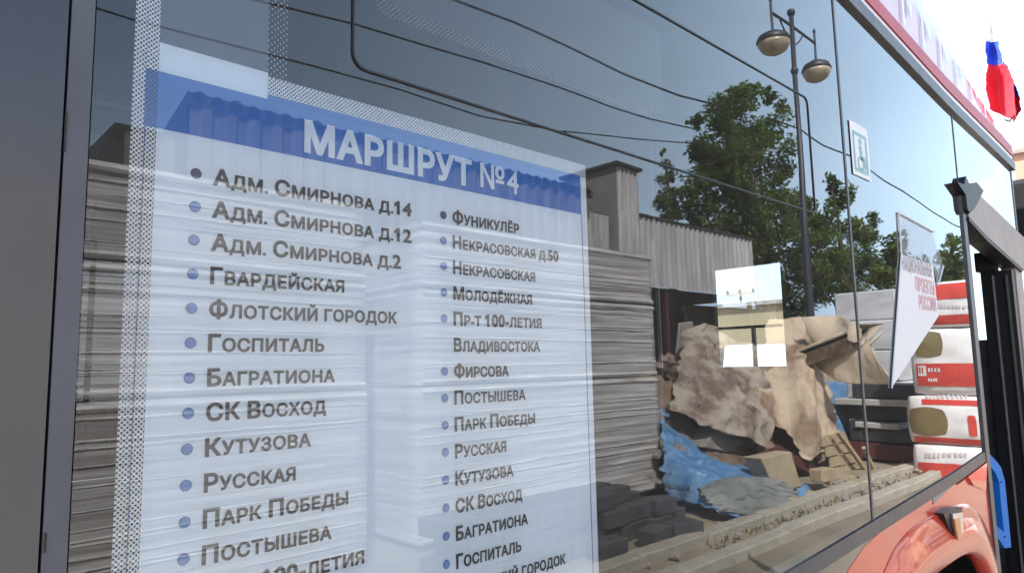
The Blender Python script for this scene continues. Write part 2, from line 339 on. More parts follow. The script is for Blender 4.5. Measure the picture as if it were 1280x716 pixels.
# ------------------------------------------------------------------ the bus
bus = thing('city_bus', (-3.0, 1.25, 0.0), 'red and black city bus, front door open, route list in its window', 'bus')
def roofz(x):   # lower edge of the roof rail
    P = [(-9, 2.60), (0.0, 2.60), (1.0, 2.595), (1.785, 2.571), (2.2, 2.537), (2.678, 2.498), (3.05, 2.48), (3.42, 2.463), (3.62, 2.45)]
    for (a, b), (c, d) in zip(P, P[1:]):
        if a <= x <= c: return b + (d-b)*(x-a)/(c-a)
    return P[-1][1]
def beltz(x):
    P = [(-9, 1.235), (0.6, 1.235), (1.342, 1.262), (2.0, 1.295), (2.355, 1.313), (2.73, 1.341), (4, 1.36)]
    for (a, b), (c, d) in zip(P, P[1:]):
        if a <= x <= c: return b + (d-b)*(x-a)/(c-a)
    return P[-1][1]
def arch(x0, x1, n): return [x0 + (x1-x0)*i/n for i in range(n+1)]
XS, XD = 1.722, 2.722                # seam, rear edge of the door
def pane(x0, x1, name='window_pane', m='glass', y0=0.0, zt=None, zb=None):
    xs = arch(x0, x1, 8)
    bm = B()
    top = [bm.verts.new((x, y0, (zt or roofz(x)+.0))) for x in xs]; bot = [bm.verts.new((x, y0, (zb or beltz(x)))) for x in xs]
    for i in range(8): bm.faces.new((bot[i], bot[i+1], top[i+1], top[i]))
    return mesh_obj(name, bm, M[m], bus)
pane(0.124, XS-.004); pane(XS+.004, XD)
prism_ = lambda name, poly, y0, y1, m, par=bus: mesh_obj(name, prism(B(), poly, y0, y1), M[m], par)
pane(-1.6, -0.16)
prism_('pillar_panel', [(-0.15, 1.2), (0.1045, 1.2), (0.1045, 2.62), (-0.15, 2.62)], 0.0, 0.03, 'gloss_black')
prism_('sealant_strip', [(0.1065, 1.2), (0.123, 1.2), (0.123, 2.62), (0.1065, 2.62)], -0.0005, 0.03, 'strip_grey')
for p in ((83, 140, 190), (57, 665, 690)):
    a = G(p[0], p[1]); b = G(p[0]-2, p[2])
    prism_('panel_slot', [(a.x-.0008, b.z), (a.x+.0008, b.z), (a.x+.0008, a.z), (a.x-.0008, a.z)], -0.0016, 0.001, 'rubber')
prism_('pane_seam', [(XS-.0045, 1.28), (XS+.0045, 1.28), (XS+.0045, 2.57), (XS-.0045, 2.57)], -0.002, 0.012, 'grey_trim')
# vent window outline
def rrect(x0, x1, z0, z1, r, n=6):
    pts = []
    for cx, cz, a0 in ((x1-r, z1-r, 0), (x0+r, z1-r, 90), (x0+r, z0+r, 180), (x1-r, z0+r, 270)):
        for k in range(n+1):
            t = R_(a0 + 90*k/n); pts.append((cx + r*math.cos(t), cz + r*math.sin(t)))
    return pts
def ring(name, x0, x1, z0, z1, r, w, y0, y1, m, par):
    o = rrect(x0, x1, z0, z1, r); i = rrect(x0+w, x1-w, z0+w, z1-w, max(r-w, .001)); bm = B(); n = len(o)
    Q = [[bm.verts.new((p[0], y, p[1])) for p in L_] for L_ in (o, i) for y in (y0, y1)]
    oa, ob, ia, ib = Q
    for k in range(n):
        j = (k+1) % n
        bm.faces.new((oa[k], oa[j], ia[j], ia[k])); bm.faces.new((ob[k], ib[k], ib[j], ob[j]))
        bm.faces.new((oa[k], ob[k], ob[j], oa[j])); bm.faces.new((ia[k], ia[j], ib[j], ib[k]))
    bmesh.ops.recalc_face_normals(bm, faces=bm.faces[:])
    return mesh_obj(name, bm, m, par)
vg = ring('vent_gasket', 0.3635, 1.528, 1.972, 2.240, 0.018, 0.0024, -0.0022, 0.004, M['rubber'], bus)
ring('vent_frame', 0.3662, 1.5253, 1.9746, 2.2374, 0.016, 0.0025, 0.004, 0.008, M['rubber'], vg)
# belt trim, lower body
xs = arch(-2.2, XD, 60)
def band(name, xs, f0, f1, y0, y1, m, par=bus):
    bm = B(); r = [[bm.verts.new((x, y, f(x))) for x in xs] for f, y in ((f0, y0), (f1, y0), (f0, y1), (f1, y1))]
    n = len(xs)
    for i in range(n-1):
        a, b, c, d = r
        bm.faces.new((a[i], a[i+1], b[i+1], b[i])); bm.faces.new((c[i], d[i], d[i+1], c[i+1]))
        bm.faces.new((b[i], b[i+1], d[i+1], d[i])); bm.faces.new((a[i], c[i], c[i+1], a[i+1]))
    for i in (0, n-1): bm.faces.new((r[0][i], r[1][i], r[3][i], r[2][i]))
    bmesh.ops.recalc_face_normals(bm, faces=bm.faces[:])
    return mesh_obj(name, bm, m, par)
band('belt_trim', xs, lambda x: beltz(x)-.034, lambda x: beltz(x)-.002, -0.004, 0.03, M['grey_trim'])
AX, AZ, AA, AB, AE = 2.18, 0.55, 0.465, 0.54, 3.3       # wheel arch: a flat topped curve
def sep(t, d=0.0):                    # point of the arch line, d outside it
    c, s_ = math.cos(t), math.sin(t); f = 2/AE
    return (AX + (AA+d)*math.copysign(abs(c)**f, c), AZ + (AB+d)*math.copysign(abs(s_)**f, s_))
def archz(x):
    u = abs(x-AX)/AA
    return AZ + AB*(1-u**AE)**(1/AE) if u < 1 else 0.32
def livery(z_):   # rear boundary of the red paint
    P = [(0.3, 1.10), (0.9, 1.38), (1.10, 1.475), (1.198, 1.553), (1.24, 1.66), (1.262, 1.80), (1.273, 1.97), (1.29, 2.12), (1.40, 2.4)]
    return P
LV = [(1.10, 0.3), (1.38, 0.9), (1.475, 1.10), (1.553, 1.198), (1.66, 1.232), (1.80, 1.252)]
def lz(x):
    if x < LV[0][0]: return 0.3
    for (a, b), (c, d) in zip(LV, LV[1:]):
        if a <= x <= c: return b + (d-b)*(x-a)/(c-a)
    return 9
xr = arch(1.10, 2.722, 90)
def red_bot(x): return max(archz(x), 0.3)
band('red_side_panel', xr, red_bot, lambda x: min(lz(x), beltz(x)-.036) if x < 1.86 else beltz(x)-.036, 0.0, 0.02, M['red'])
band('black_side_panel', arch(-2.2, 1.86, 80), lambda x: min(max(lz(x), .3), beltz(x)-.0375), lambda x: beltz(x)-.036, 0.001, 0.02, M['black_paint'])
# arch flare
bm = B(); prof = []
for k in range(73):
    t = R_(-4 + 188*k/72)
    rows = []
    for (d, y) in ((.135, -.001), (.128, -.006), (.068, -.022), (.058, -.024), (.008, -.024), (0.0, -.018), (-.002, .004), (-.002, .010)):
        x_, z_ = sep(t, d); rows.append(bm.verts.new((x_, y, z_)))
    prof.append(rows)
for a, b in zip(prof, prof[1:]):
    for k in range(6): bm.faces.new((a[k], a[k+1], b[k+1], b[k]))
bmesh.ops.recalc_face_normals(bm, faces=bm.faces[:])
# keep only what lies rearward of the door post
geom = bm.verts[:] + bm.edges[:] + bm.faces[:]
bmesh.ops.bisect_plane(bm, geom=geom, plane_co=(2.712, 0, 0), plane_no=(1, 0, 0), clear_outer=True)
bmesh.ops.bisect_plane(bm, geom=bm.verts[:] + bm.edges[:] + bm.faces[:], plane_co=(0, 0, beltz(2.4)-.06), plane_no=(0, 0, 1), clear_outer=True)
mesh_obj('wheel_arch_flare', bm, M['red'], bus, smooth=True)
bm = B(); pr = []
for k in range(49):
    x_, z_ = sep(R_(-4 + 188*k/48), -.001); pr.append([bm.verts.new((x_, y, z_)) for y in (.0105, .7)])
for a, b in zip(pr, pr[1:]): bm.faces.new((a[0], a[1], b[1], b[0]))
mesh_obj('wheel_arch_liner', bm, M['rubber'], bus)
mesh_obj('wheel_housing', prism(B(), [sep(R_(180*k/24), .012) for k in range(25)], .68, .71), M['rubber'], bus)
wheel = mesh_obj('wheel', lathe(B(), [(0.12, -.0), (0.27, .01), (0.28, .06), (.28, .26)], (2.2, .10, .48), 32, 'Y'), M['grey_trim'], bus, True)
mesh_obj('tyre', lathe(B(), [(0.285, .02), (0.40, 0.0), (0.475, .03), (0.49, .06), (0.49, .26), (.40, .28), (.285, .27)], (2.2, .10, .48), 40, 'Y'), M['rubber'], wheel, True)
# marker light with bracket
P4 = [G(1168, 640), G(1178, 634), G(1192, 632), G(1194, 668), G(1186, 680), G(1176, 660)]
mk = prism_('marker_light', [(p.x, p.z) for p in P4], -0.022, 0.0, 'dark_metal')
P4 = [G(1177, 640), G(1190, 638), G(1191, 662), G(1183, 672), G(1179, 655)]
prism_('reflector', [(p.x, p.z) for p in P4], -0.027, -0.0225, 'chrome', mk)
P4 = [G(1177, 646), G(1184, 645), G(1186, 668), G(1182, 672), G(1179, 660)]
prism_('lens', [(p.x, p.z) for p in P4], -0.032, -0.0275, 'orange', mk)
P4 = [G(1194, 633), G(1208, 634), G(1216, 645), G(1218, 662), G(1200, 660), G(1195, 655)]
prism_('bracket_cover', [(p.x, p.z) for p in P4], -0.014, 0.0, 'red')
P4 = [G(1165, 617), G(1190, 598), G(1190, 606), G(1166, 630)]
prism_('grey_label', [(p.x, p.z) for p in P4], -0.002, 0.0, 'grey_label')
# raised red facet under the belt, shaped to stand in for a darker reflection
P4 = [G(1192, 590), G(1205, 578), G(1229, 566), G(1229, 612), G(1214, 606), G(1206, 590)]
prism_('reflection_facet', [(p.x, min(p.z, beltz(p.x)-.037)) for p in P4], -0.008, 0.0, 'red')
# roof rail, strips and cove
xr = arch(-2.2, 3.62, 60)
band('roof_rail', xr, lambda x: roofz(x)+.001, lambda x: roofz(x)+.040, -0.012, 0.03, M['grey_trim'])
band('white_roof_strip', xr, lambda x: roofz(x)+.042, lambda x: roofz(x)+.066, -0.004, 0.04, M['white_paint'])
band('red_roof_strip', xr, lambda x: roofz(x)+.068, lambda x: roofz(x)+.1125, -0.008, 0.04, M['red_matte'])
bm = B(); rows = []
for x in arch(-2.2, 3.60, 60):
    k = max(0.0, (x-2.3)/1.3); hh = 0.44*(1-k*k*0.78)
    rows.append([bm.verts.new((x, yy + 0.0, roofz(x) + .114 + hh*zz)) for yy, zz in ((.004, 0), (.012, .35), (.04, .65), (.10, .88), (.22, 1.0), (.6, 1.04), (1.25, 1.05), (1.9, 1.04), (2.3, .9), (2.46, .5), (2.5, 0))])
for a, b in zip(rows, rows[1:]):
    for k in range(10): bm.faces.new((a[k], b[k], b[k+1], a[k+1]))
bm.faces.new(rows[-1])
rc = mesh_obj('roof_cove', bm, M['pink_paint'], bus, smooth=True)
def covep(x, t):
    k = max(0.0, (x-2.3)/1.3); hh = 0.44*(1-k*k*0.78)
    return Vector((x, .003 + .02*t*t, roofz(x) + .114 + hh*t*0.62))
for i in range(8):                                  # white zigzag brush marks of the livery
    x0 = 1.9 + i*.19
    bm = B(); w = .016
    pts = [(x0, .1), (x0+.05, .85), (x0+.085, .35), (x0+.12, .75)]
    for (a, ta), (b, tb) in zip(pts, pts[1:]):
        p, q = covep(a, ta), covep(b, tb); o_ = Vector((0, -.004, 0))
        bm.faces.new([bm.verts.new(v) for v in (p+o_, p+o_+Vector((w, 0, 0)), q+o_+Vector((w, 0, 0)), q+o_)])
    mesh_obj('zigzag_mark', bm, M['white_paint'], bus)
# shell, floor, ceiling, far side
def FX(px, py, x):                                # direct sight (through the glass) to the plane x
    r = ray(px, py); return EYE + r * (x / r.x)
XF = 3.60                                         # front of the bus
mesh_obj('floor', bx(-2.2, 3.55, .76, 2.42, .32, .40), M['int_floor'], bus)
mesh_obj('ceiling', bx(-2.2, 3.55, 0.06, 2.50, 2.601, 2.63), M['interior'], bus)
mesh_obj('rear_bulkhead', bx(-2.24, -2.2, 0.035, 2.5, .32, 2.62), M['interior'], bus)
mesh_obj('inner_side_lining', bx(-2.2, 1.8, 0.035, .055, .40, 1.19), M['interior'], bus)
mesh_obj('wheel_box', bx(1.8, 2.7, 0.13, .74, .40, 1.20), M['interior'], bus)
mesh_obj('far_side_wall', bx(-2.2, 3.55, 2.43, 2.5, .30, 1.25), M['interior'], bus)
mesh_obj('far_side_wall', bx(-2.2, 3.55, 2.43, 2.5, 2.42, 2.60), M['interior'], bus)
for i in range(5):
    x0 = -2.15 + i*1.15; mesh_obj('window_post', bx(x0-.05, x0+.05, 2.43, 2.49, 1.252, 2.418), M['interior'], bus)
    if i < 4:
        mesh_obj('far_window_pane', bx(x0+.052, x0+1.098, 2.455, 2.46, 1.252, 2.418), M['glass_far'], bus)
# partition behind the driver with its glazed opening
PX = 2.90
pa, pb = FX(890, 338, PX), FX(975, 338, PX); pc = FX(930, 458, PX)
ya, yb, zt, zb = pa.y, pb.y, pa.z, pc.z
pt = mesh_obj('driver_partition', bx(PX, PX+.03, ya, 2.42, .41, 2.59), M['interior'], bus)
mesh_obj('partition_panel', bx(PX, PX+.03, yb, ya-.001, .41, zb), M['interior'], pt)
mesh_obj('partition_panel', bx(PX, PX+.03, yb, ya-.001, zt, 2.59), M['interior'], pt)
mesh_obj('partition_panel', bx(PX, PX+.03, .03, yb-.001, .41, 2.59), M['interior'], pt)
q = FX(930, 409, PX-.02); mesh_obj('partition_bar', bx(PX-.03, PX-.01, yb, ya, q.z-.006, q.z+.006), M['grey_trim'], pt)
q = FX(943, 430, PX-.02); mesh_obj('partition_bar', bx(PX-.03, PX-.01, q.y-.006, q.y+.006, zb, FX(930, 409, PX-.02).z-.007), M['grey_trim'], pt)
# windscreen and front
mesh_obj('windscreen', bx(XF-.004, XF, .10, 2.38, 1.12, 2.42), M['glass_clear'], bus)
mesh_obj('front_panel', bx(XF-.03, XF+.01, .0, 2.5, .30, 1.11), M['red'], bus)
mesh_obj('front_header', bx(XF-.06, XF, .05, 2.5, 2.43, 2.60), M['rubber'], bus)
mesh_obj('front_pillar', bx(3.475, 3.60, .0, .05, 1.115, 2.12), M['beige'], bus)
mesh_obj('front_corner_post', bx(3.575, 3.60, -.002, .03, 2.165, 2.448), M['grey_trim'], bus)
mesh_obj('dashboard', bx(3.1, 3.54, .7, 2.35, .9, 1.22, bevel=.04), M['rubber'], bus)
# header pane over the door
bm = B()
for a, b in (((2.728, roofz(2.728)), (3.573, roofz(3.573))),):
    bm.faces.new([bm.verts.new(v) for v in ((2.728, 0, 2.18), (3.573, 0, 2.10), (3.573, 0, b[1]), (2.728, 0, a[1]))])
mesh_obj('header_pane', bm, M['glass'], bus)
prism_('pane_seam', [(2.7215, 2.19), (2.7265, 2.19), (2.7265, 2.49), (2.7215, 2.49)], -0.002, 0.012, 'grey_trim')
# door surround: rear post with its black seal, sloping cover, leaf, blue handle
prism_('door_post', [(2.7235, .35), (2.765, .35), (2.765, 2.16), (2.7235, 2.20)], -0.006, 0.05, 'grey_trim')
P4 = [G(*p) for p in ((1188, 229), (1197, 232), (1199, 222), (1204, 232), (1213, 229), (1222, 240), (1210, 262), (1204, 268), (1201, 262), (1199, 245))]
prism_('door_seal_corner', [(p.x, p.z) for p in P4], -0.02, 0.02, 'rubber')
cv = prism_('door_cover', [(2.83, 2.262), (3.0, 2.235), (3.70, 2.155), (3.72, 2.02), (3.56, 2.015), (3.0, 2.09), (2.775, 2.135)], -0.010, 0.06, 'beige')
prism_('cover_edge', [(2.775, 2.131), (3.0, 2.086), (3.56, 2.011), (3.56, 2.000), (3.0, 2.072), (2.775, 2.118)], -0.011, 0.05, 'rubber', cv)
q = FX(1218, 425, 3.45); mesh_obj('cab_side_box', bx(3.45, 3.54, .05, .6, .4, q.z), M['grey_trim'], bus)
dr = mesh_obj('door_leaf', bx(3.40, 3.44, 0.0, .108, .38, 2.0), M['rubber'], bus)
mesh_obj('leaf_seam', tube(B(), [(3.395, .065, .4), (3.395, .065, 1.98)], .006), M['grey_trim'], dr)
mesh_obj('leaf_edge', tube(B(), [(3.395, .02, .4), (3.395, .02, 1.98)], .008), M['dark_metal'], dr)
mesh_obj('leaf_hinge', bx(3.38, 3.44, .05, .12, 2.0, 2.08), M['dark_metal'], dr)
for q in ((1212, 302), (1226, 302)):
    p = FX(q[0]+10, q[1], 3.3); mesh_obj('door_lamp', lathe(B(), [(.012, -.004), (.012, .004)], p, 12), M['grey_label'], dr)
lp = [(1232, 566), (1238, 572), (1247, 583), (1252, 600), (1260, 683), (1252, 684), (1237, 662), (1236, 652), (1251, 664), (1247, 628), (1245, 602), (1240, 590), (1232, 580)]
prism_('door_handle', [(p.x, p.z) for p in (G(a, b, .03) for a, b in lp)], 0.02, 0.045, 'blue_handle', dr)
for a, b in ((1251, 602), (1255, 670)):
    p = G(a, b, .02); mesh_obj('handle_screw', lathe(B(), [(.003, -.003), (.003, .001)], (p.x-.002, .018, p.z), 10, 'Y'), M['rubber'], dr)
# seats and handrails
def seat(x, y):
    s_ = mesh_obj('seat', bx(x, x+.42, y, y+.42, .86, .94, bevel=.03), M['seat'], bus)
    mesh_obj('backrest', bx(x-.06, x+.02, y+.01, y+.41, .90, 1.52, bevel=.03), M['seat'], s_)
    mesh_obj('leg', bx(x+.1, x+.3, y+.15, y+.25, .40, .86), M['dark_metal'], s_)
for x in (-1.6, -.8, 0.0, .8, 1.6):
    for y in ((.10, .56) if x < 1.4 else ()): seat(x, y)
    seat(x, 1.5); seat(x, 1.95)
for x, y in ((.9, 1.2), (2.0, 1.15), (2.05, .8), (-.6, 1.2)):
    mesh_obj('handrail', tube(B(), [(x, y, .40), (x, y, 2.6)], .016), M['dark_metal'], bus)
mesh_obj('ceiling_handrail', tube(B(), [(-2.1, 1.2, 2.3), (2.8, 1.2, 2.3)], .016), M['dark_metal'], bus)
mesh_obj('driver_seat_back', bx(3.0, 3.1, 1.30, 1.75, 1.1, 1.95, bevel=.04), M['seat'], bus)
# rear view mirror on its arm
mr = thing('rear_view_mirror', (3.78, .26, 2.2), 'black bus mirror housing beside the front corner, over the beige door cover', 'mirror')
a, b = FX(1238, 232, 3.85), FX(1262, 290, 3.85); c = FX(1275, 225, 3.85)
mesh_obj('housing', bx(3.80, 3.93, min(a.y, c.y)-.05, a.y, b.z-.05, a.z, bevel=.025), M['rubber'], mr)
mesh_obj('arm', tube(B(), [(3.62, .3, 2.50), (3.8, .28, 2.52), (3.86, .2, 2.35)], .018), M['rubber'], mr)

# ------------------------------------------------------------------ things stuck inside the glass
def flat(name, x0, x1, z0, z1, y, m, par, th=.0004):
    bm = B(); bm.faces.new([bm.verts.new(v) for v in ((x0, y, z0), (x1, y, z0), (x1, y, z1), (x0, y, z1))])
    return mesh_obj(name, bm, m, par)
rp_ = thing('route_poster', (.45, .004, 1.08), 'white bus route list with a blue header reading МАРШРУТ №4 and two columns of stops', 'poster')
Y0 = .0042
PB = 1.08
flat('sheet', .1745, .737, PB, 1.863, Y0, M['white_print'], rp_)
flat('header_band', .1745, .737, 1.8632, 1.9145, Y0, M['blue_print'], rp_)
flat('top_margin', .1745, .2735, 1.9147, 1.9415, Y0, M['white_print'], rp_)
flat('side_margin', .7375, .7495, PB, 1.919, Y0, M['white_print'], rp_)
flat('margin_line', .7371, .7379, PB, 1.863, Y0-.0006, M['bullet_rim'], rp_)
flat('margin_line', .1648, .1656, PB, 1.863, Y0-.0006, M['bullet_rim'], rp_)
flat('perforated_edge', .1545, .1743, PB, 1.863, Y0, M['perf'], rp_)
flat('perforated_edge', .1545, .1643, 1.8632, 2.12, Y0, M['perf'], rp_)
flat('perforated_band', .1645, .1743, 1.8632, 1.9145, Y0, M['perf_blue'], rp_)
flat('perforated_edge', .1645, .1743, 1.9147, 2.12, Y0, M['perf'], rp_)
flat('perforated_edge', .2737, .7495, 1.9195, 1.9375, Y0, M['perf'], rp_)
flat('top_strip', .2737, .737, 1.9147, 1.9193, Y0, M['blue_print'], rp_)
FONT_BOLD = .012
def glyph_loops(t):
    """closed outlines of a string in the built-in font, and its advance width"""
    def ev(body):
        cu = bpy.data.curves.new('t', 'FONT'); cu.body = body; cu.size = 1.0; cu.resolution_u = 3; cu.fill_mode = 'NONE'
        o = bpy.data.objects.new('t', cu); C.objects.link(o); bpy.context.view_layer.update()
        me = bpy.data.meshes.new_from_object(o.evaluated_get(bpy.context.evaluated_depsgraph_get()))
        adj = {}
        for e in me.edges:
            a, b = e.vertices; adj.setdefault(a, []).append(b); adj.setdefault(b, []).append(a)
        seen, loops = set(), []
        for v in adj:
            if v in seen: continue
            lp = [v]; seen.add(v)
            while True:
                nx = [w for w in adj[lp[-1]] if w not in seen]
                if not nx: break
                q_ = lp[-1]+1 if lp[-1]+1 in nx else nx[0]; lp.append(q_); seen.add(q_)
            pts = [(me.vertices[k].co.x, me.vertices[k].co.y) for k in lp]
            cl = []
            for q in pts:
                if not cl or math.hypot(q[0]-cl[-1][0], q[1]-cl[-1][1]) > 1e-4: cl.append(q)
            if len(cl) > 1 and math.hypot(cl[0][0]-cl[-1][0], cl[0][1]-cl[-1][1]) < 1e-4: cl.pop()
            if len(cl) > 2: loops.append(cl)
        bpy.data.objects.remove(o); bpy.data.meshes.remove(me); bpy.data.curves.remove(cu)
        return loops
    if t not in GL:
        a = ev(t + '|') if t.strip() else ev('|'); b = ev('|')
        mx_a = max(q[0] for l in a for q in l); mx_b = max(q[0] for l in b for q in l)
        bar = max(a, key=lambda l: max(q[0] for q in l)); a.remove(bar)
        if not t.strip(): a, mx_a = [], mx_b + .28
        GL[t] = (a, mx_a - mx_b)
    return GL[t]
GL = {}
def area(l): return .5*sum(l[k][0]*l[(k+1) % len(l)][1] - l[(k+1) % len(l)][0]*l[k][1] for k in range(len(l)))
def inside(p, l):
    r = False
    for k in range(len(l)):
        (x0, y0), (x1, y1) = l[k], l[(k+1) % len(l)]
        if (y0 > p[1]) != (y1 > p[1]) and p[0] < (x1-x0)*(p[1]-y0)/(y1-y0)+x0: r = not r
    return r
def grow(l, w, sgn):
    out = []
    for k in range(len(l)):
        a, b, c = Vector(l[k-1]), Vector(l[k]), Vector(l[(k+1) % len(l)])
        d0, d1 = (b-a).normalized(), (c-b).normalized()
        n0, n1 = Vector((d0.y, -d0.x)), Vector((d1.y, -d1.x)); n = n0+n1
        if n.length < .3: n = n0
        n.normalize(); k_ = 1/max(.55, n.dot(n0)); out.append(tuple(b + n*w*k_*sgn))
    return out
def text_mesh(name, txt, x0, x1, z, cap, m, par, y, off=.048, small=.79):
    """capitals at full height, the other letters as small capitals; squeezed to end at x1"""
    cx, big, items = 0.0, True, []
    for ch in txt:
        if ch not in ' .-': big = ch.isupper() or ch.isdigit() or ch == '№'
        if ch == ' ': cx += .24; continue
        sc = 1.0 if big else small
        loops, adv = glyph_loops(ch.upper())
        if ch == '1' and len(loops) < 2:                # a clear flag on the numeral
            xm = min(q[0] for q in loops[0]); ym = max(q[1] for q in loops[0]); fl = [(xm+.03, ym), (xm-.15, ym-.13), (xm-.15, ym-.24), (xm+.03, ym-.15)]
            so_ = 1 if area(loops[0]) > 0 else -1
            loops = loops + [fl if area(fl)*so_ > 0 else fl[::-1]]
        items.append((loops, cx, sc)); cx += (adv + .03)*sc
    allx = [q[0]*sc + c for ls, c, sc in items for l in ls for q in l]; x_min, x_max = min(allx), max(allx)
    sy = cap/.729; sx = (x1-x0)/(x_max-x_min); bm = B()
    for ls, c, sc in items:
        biggest = max(ls, key=lambda l: abs(area(l))); so = 1 if area(biggest) > 0 else -1
        w = off*.75; LS = [grow(l, w, so) for l in ls]
        ya, yb_ = min(q[1] for l in LS for q in l), max(q[1] for l in LS for q in l); n = 44
        def spans(yy):                                # filled stretches of one scan line, by winding number
            cr = []
            for l in LS:
                for k in range(len(l)):
                    (ax, ay), (bx_, by) = l[k-1], l[k]
                    if (ay > yy) != (by > yy): cr.append(((bx_-ax)*(yy-ay)/(by-ay)+ax, 1 if by > ay else -1))
            cr.sort(); out, wn = [], 0
            for q, d in cr:
                if wn == 0: st_ = q
                wn += d
                if wn == 0: out.append((st_, q))
            return out
        def P_(q, h): return bm.verts.new((x0 + (q*sc + c - x_min)*sx, y, z + h*sc*sy))
        hs = [ya + (yb_-ya)*(k+(1e-3 if k == 0 else (-1e-3 if k == n else 0)))/n for k in range(n+1)]; sp_ = [spans(h) for h in hs]
        for k in range(n):
            a, b = sp_[k], sp_[k+1]; md = spans((hs[k]+hs[k+1])/2)
            if len(a) == len(b) == len(md): pr = list(zip(a, b))
            else: pr = [(q, q) for q in md]
            for (a0, a1), (b0, b1) in pr: bm.faces.new((P_(a0, hs[k]), P_(a1, hs[k]), P_(b1, hs[k+1]), P_(b0, hs[k+1])))
    return mesh_obj(name, bm, m, par)
YT = Y0 - .0007
text_mesh('header_text', 'МАРШРУТ', .314, .5315, 1.8705, .0312, M['title'], rp_, YT, .055)
text_mesh('header_text', '№4', .5475, .6125, 1.8725, .0305, M['title'], rp_, YT, .02)
LEFT = [('Адм. Смирнова д.14', 516, 262), ('Адм. Смирнова д.12', 516, 298), ('Адм. Смирнова д.2', 503, 330), ('Гвардейская', 432, 358), ('Флотский городок', 498, 398), ('Госпиталь', 407, 435), ('Багратиона', 420, 472), ('СК Восход', 409, 513), ('Кутузова', 390, 553), ('Русская', 371, 594), ('Парк Победы', 437, 628), ('Постышева', 416, 670), ('Пр-т 100-летия', 457, 695)]
RIGHT = [('Фуникулёр', 651, 286), ('Некрасовская д.50', 700, 318), ('Некрасовская', 671, 345), ('Молодёжная', 667, 375), ('Пр-т 100-летия', 679, 405), ('Владивостока', 677, 436), ('Фирсова', 638, 467), ('Постышева', 659, 495), ('Парк Победы', 671, 525), ('Русская', 635, 562), ('Кутузова', 644, 595), ('СК Восход', 655, 625), ('Багратиона', 662, 655), ('Госпиталь', 654, 690), ('Флотский городок', 709, 700)]
def disc(name, x, z, r, y, m, par):
    bm = B(); bm.faces.new([bm.verts.new((x + r*math.cos(t), y, z + r*math.sin(t))) for t in [2*math.pi*k/20 for k in range(20)]])
    return mesh_obj(name, bm, m, par)
for rows_, xb, xt in ((LEFT, .2088, .2245), (RIGHT, .4885, .5030)):
    for k, (t, px, py) in enumerate(rows_):
        zz = 1.8205 - .03043*k
        text_mesh('text_line', t, xt, G(px, py).x, zz, .0150, M['text'], rp_, YT)
        if t != 'Владивостока':
            bl = disc('bullet', xb, zz + .0075, .0049, YT, M['bullet_rim'] if k else M['bullet_dark'], rp_)
            if k: disc('bullet_centre', xb, zz + .0075, .0043, YT-.0004, M['bullet'], bl)
# grey film sheet above the poster, and the pale one in the vent window
fa = thing('film_sheet', (.22, .010, 1.93), 'grey translucent film sheet with perforated side edges stuck above the route list', 'film sheet', 'film sheets stuck on the side window')
flat('film', .1750, .2755, 1.9330, 2.12, .0095, M['film'], fa)
flat('perforated_edge', .2757, .2955, 1.9385, 2.12, .0095, M['perf_fine'], fa)
fb = thing('film_sheet', (.6, .022, 2.03), 'pale film sheet with a dotted lower edge stuck in the vent window', 'film sheet', 'film sheets stuck on the side window')
pp = [G(479, 18, .022), G(729, 118, .022), G(800, 140, .022)]
zB = pp[0].z
flat('film', pp[0].x+.004, .985, zB+.015, 2.226, .022, M['film_light'], fb)
flat('perforated_edge', pp[0].x+.004, .95, zB, zB+.0148, .022, M['perf_fine'], fb)
flat('perforated_edge', pp[0].x-.008, pp[0].x+.0038, zB, 2.21, .022, M['perf_fine'], fb)
# small pictogram sticker
st = thing('pictogram_sticker', (1.82, .004, 2.105), 'small white sticker with a pale teal framed pictogram high on the glass past the seam', 'sticker')
flat('sheet', 1.764, 1.884, 2.106, 2.246, -.0024, M['paper'], st)
ring('frame', 1.778, 1.868, 2.118, 2.222, .004, .008, -.0036, -.0030, M['teal'], st)
disc('pictogram_head', 1.826, 2.200, .0095, -.0034, M['teal'], st)
prism_('pictogram_body', [(1.815, 2.188), (1.833, 2.188), (1.835, 2.165), (1.852, 2.160), (1.856, 2.130), (1.846, 2.130), (1.842, 2.150), (1.822, 2.152)], -.0036, -.0030, 'teal', st)
ring('pictogram_wheel', 1.800, 1.840, 2.124, 2.160, .0175, .006, -.0036, -.0030, M['teal'], st)
# national projects notice: white slanting sheet on a clear film
nn = thing('slanted_notice', (2.1, .006, 1.58), 'white pointed notice reading НАЦИОНАЛЬНЫЕ ПРОЕКТЫ РОССИИ on the glass near the door', 'notice')
def gp(*L_): return [(p.x, p.z) for p in (G(a, b) for a, b in L_)]
def poly(name, pts, y, m, par):
    bm = B(); bm.faces.new([bm.verts.new((p[0], y, p[1])) for p in pts]); return mesh_obj(name, bm, m, par)
poly('film', gp((1122, 266), (1166, 290), (1178, 332), (1171, 357), (1165, 331), (1125, 318)), -.0022, M['film_clear'], nn)
poly('sheet', gp((1125, 318), (1165, 331), (1172, 395), (1113, 485)), -.0024, M['paper'], nn)
def edge(a, b):
    p, q = G(*a, .0), G(*b, .0); mesh_obj('film_edge', tube(B(), [(p.x, -.0035, p.z), (q.x, -.0035, q.z)], .0022, 5), M['paper'], nn)
for a, b in (((1122, 266), (1125, 318)), ((1122, 266), (1166, 290)), ((1178, 332), (1171, 357)), ((1125, 318), (1113, 485))): edge(a, b)
def text_on(name, t, a, b, cap, m, par):
    p, q = G(*a), G(*b); o = text_mesh(name, t, p.x, q.x, 0, cap, m, par, -.0034, .02)
    dz = (q.z-p.z)/(q.x-p.x)
    for v in o.data.vertices: v.co.z += p.z + dz*(v.co.x-p.x)
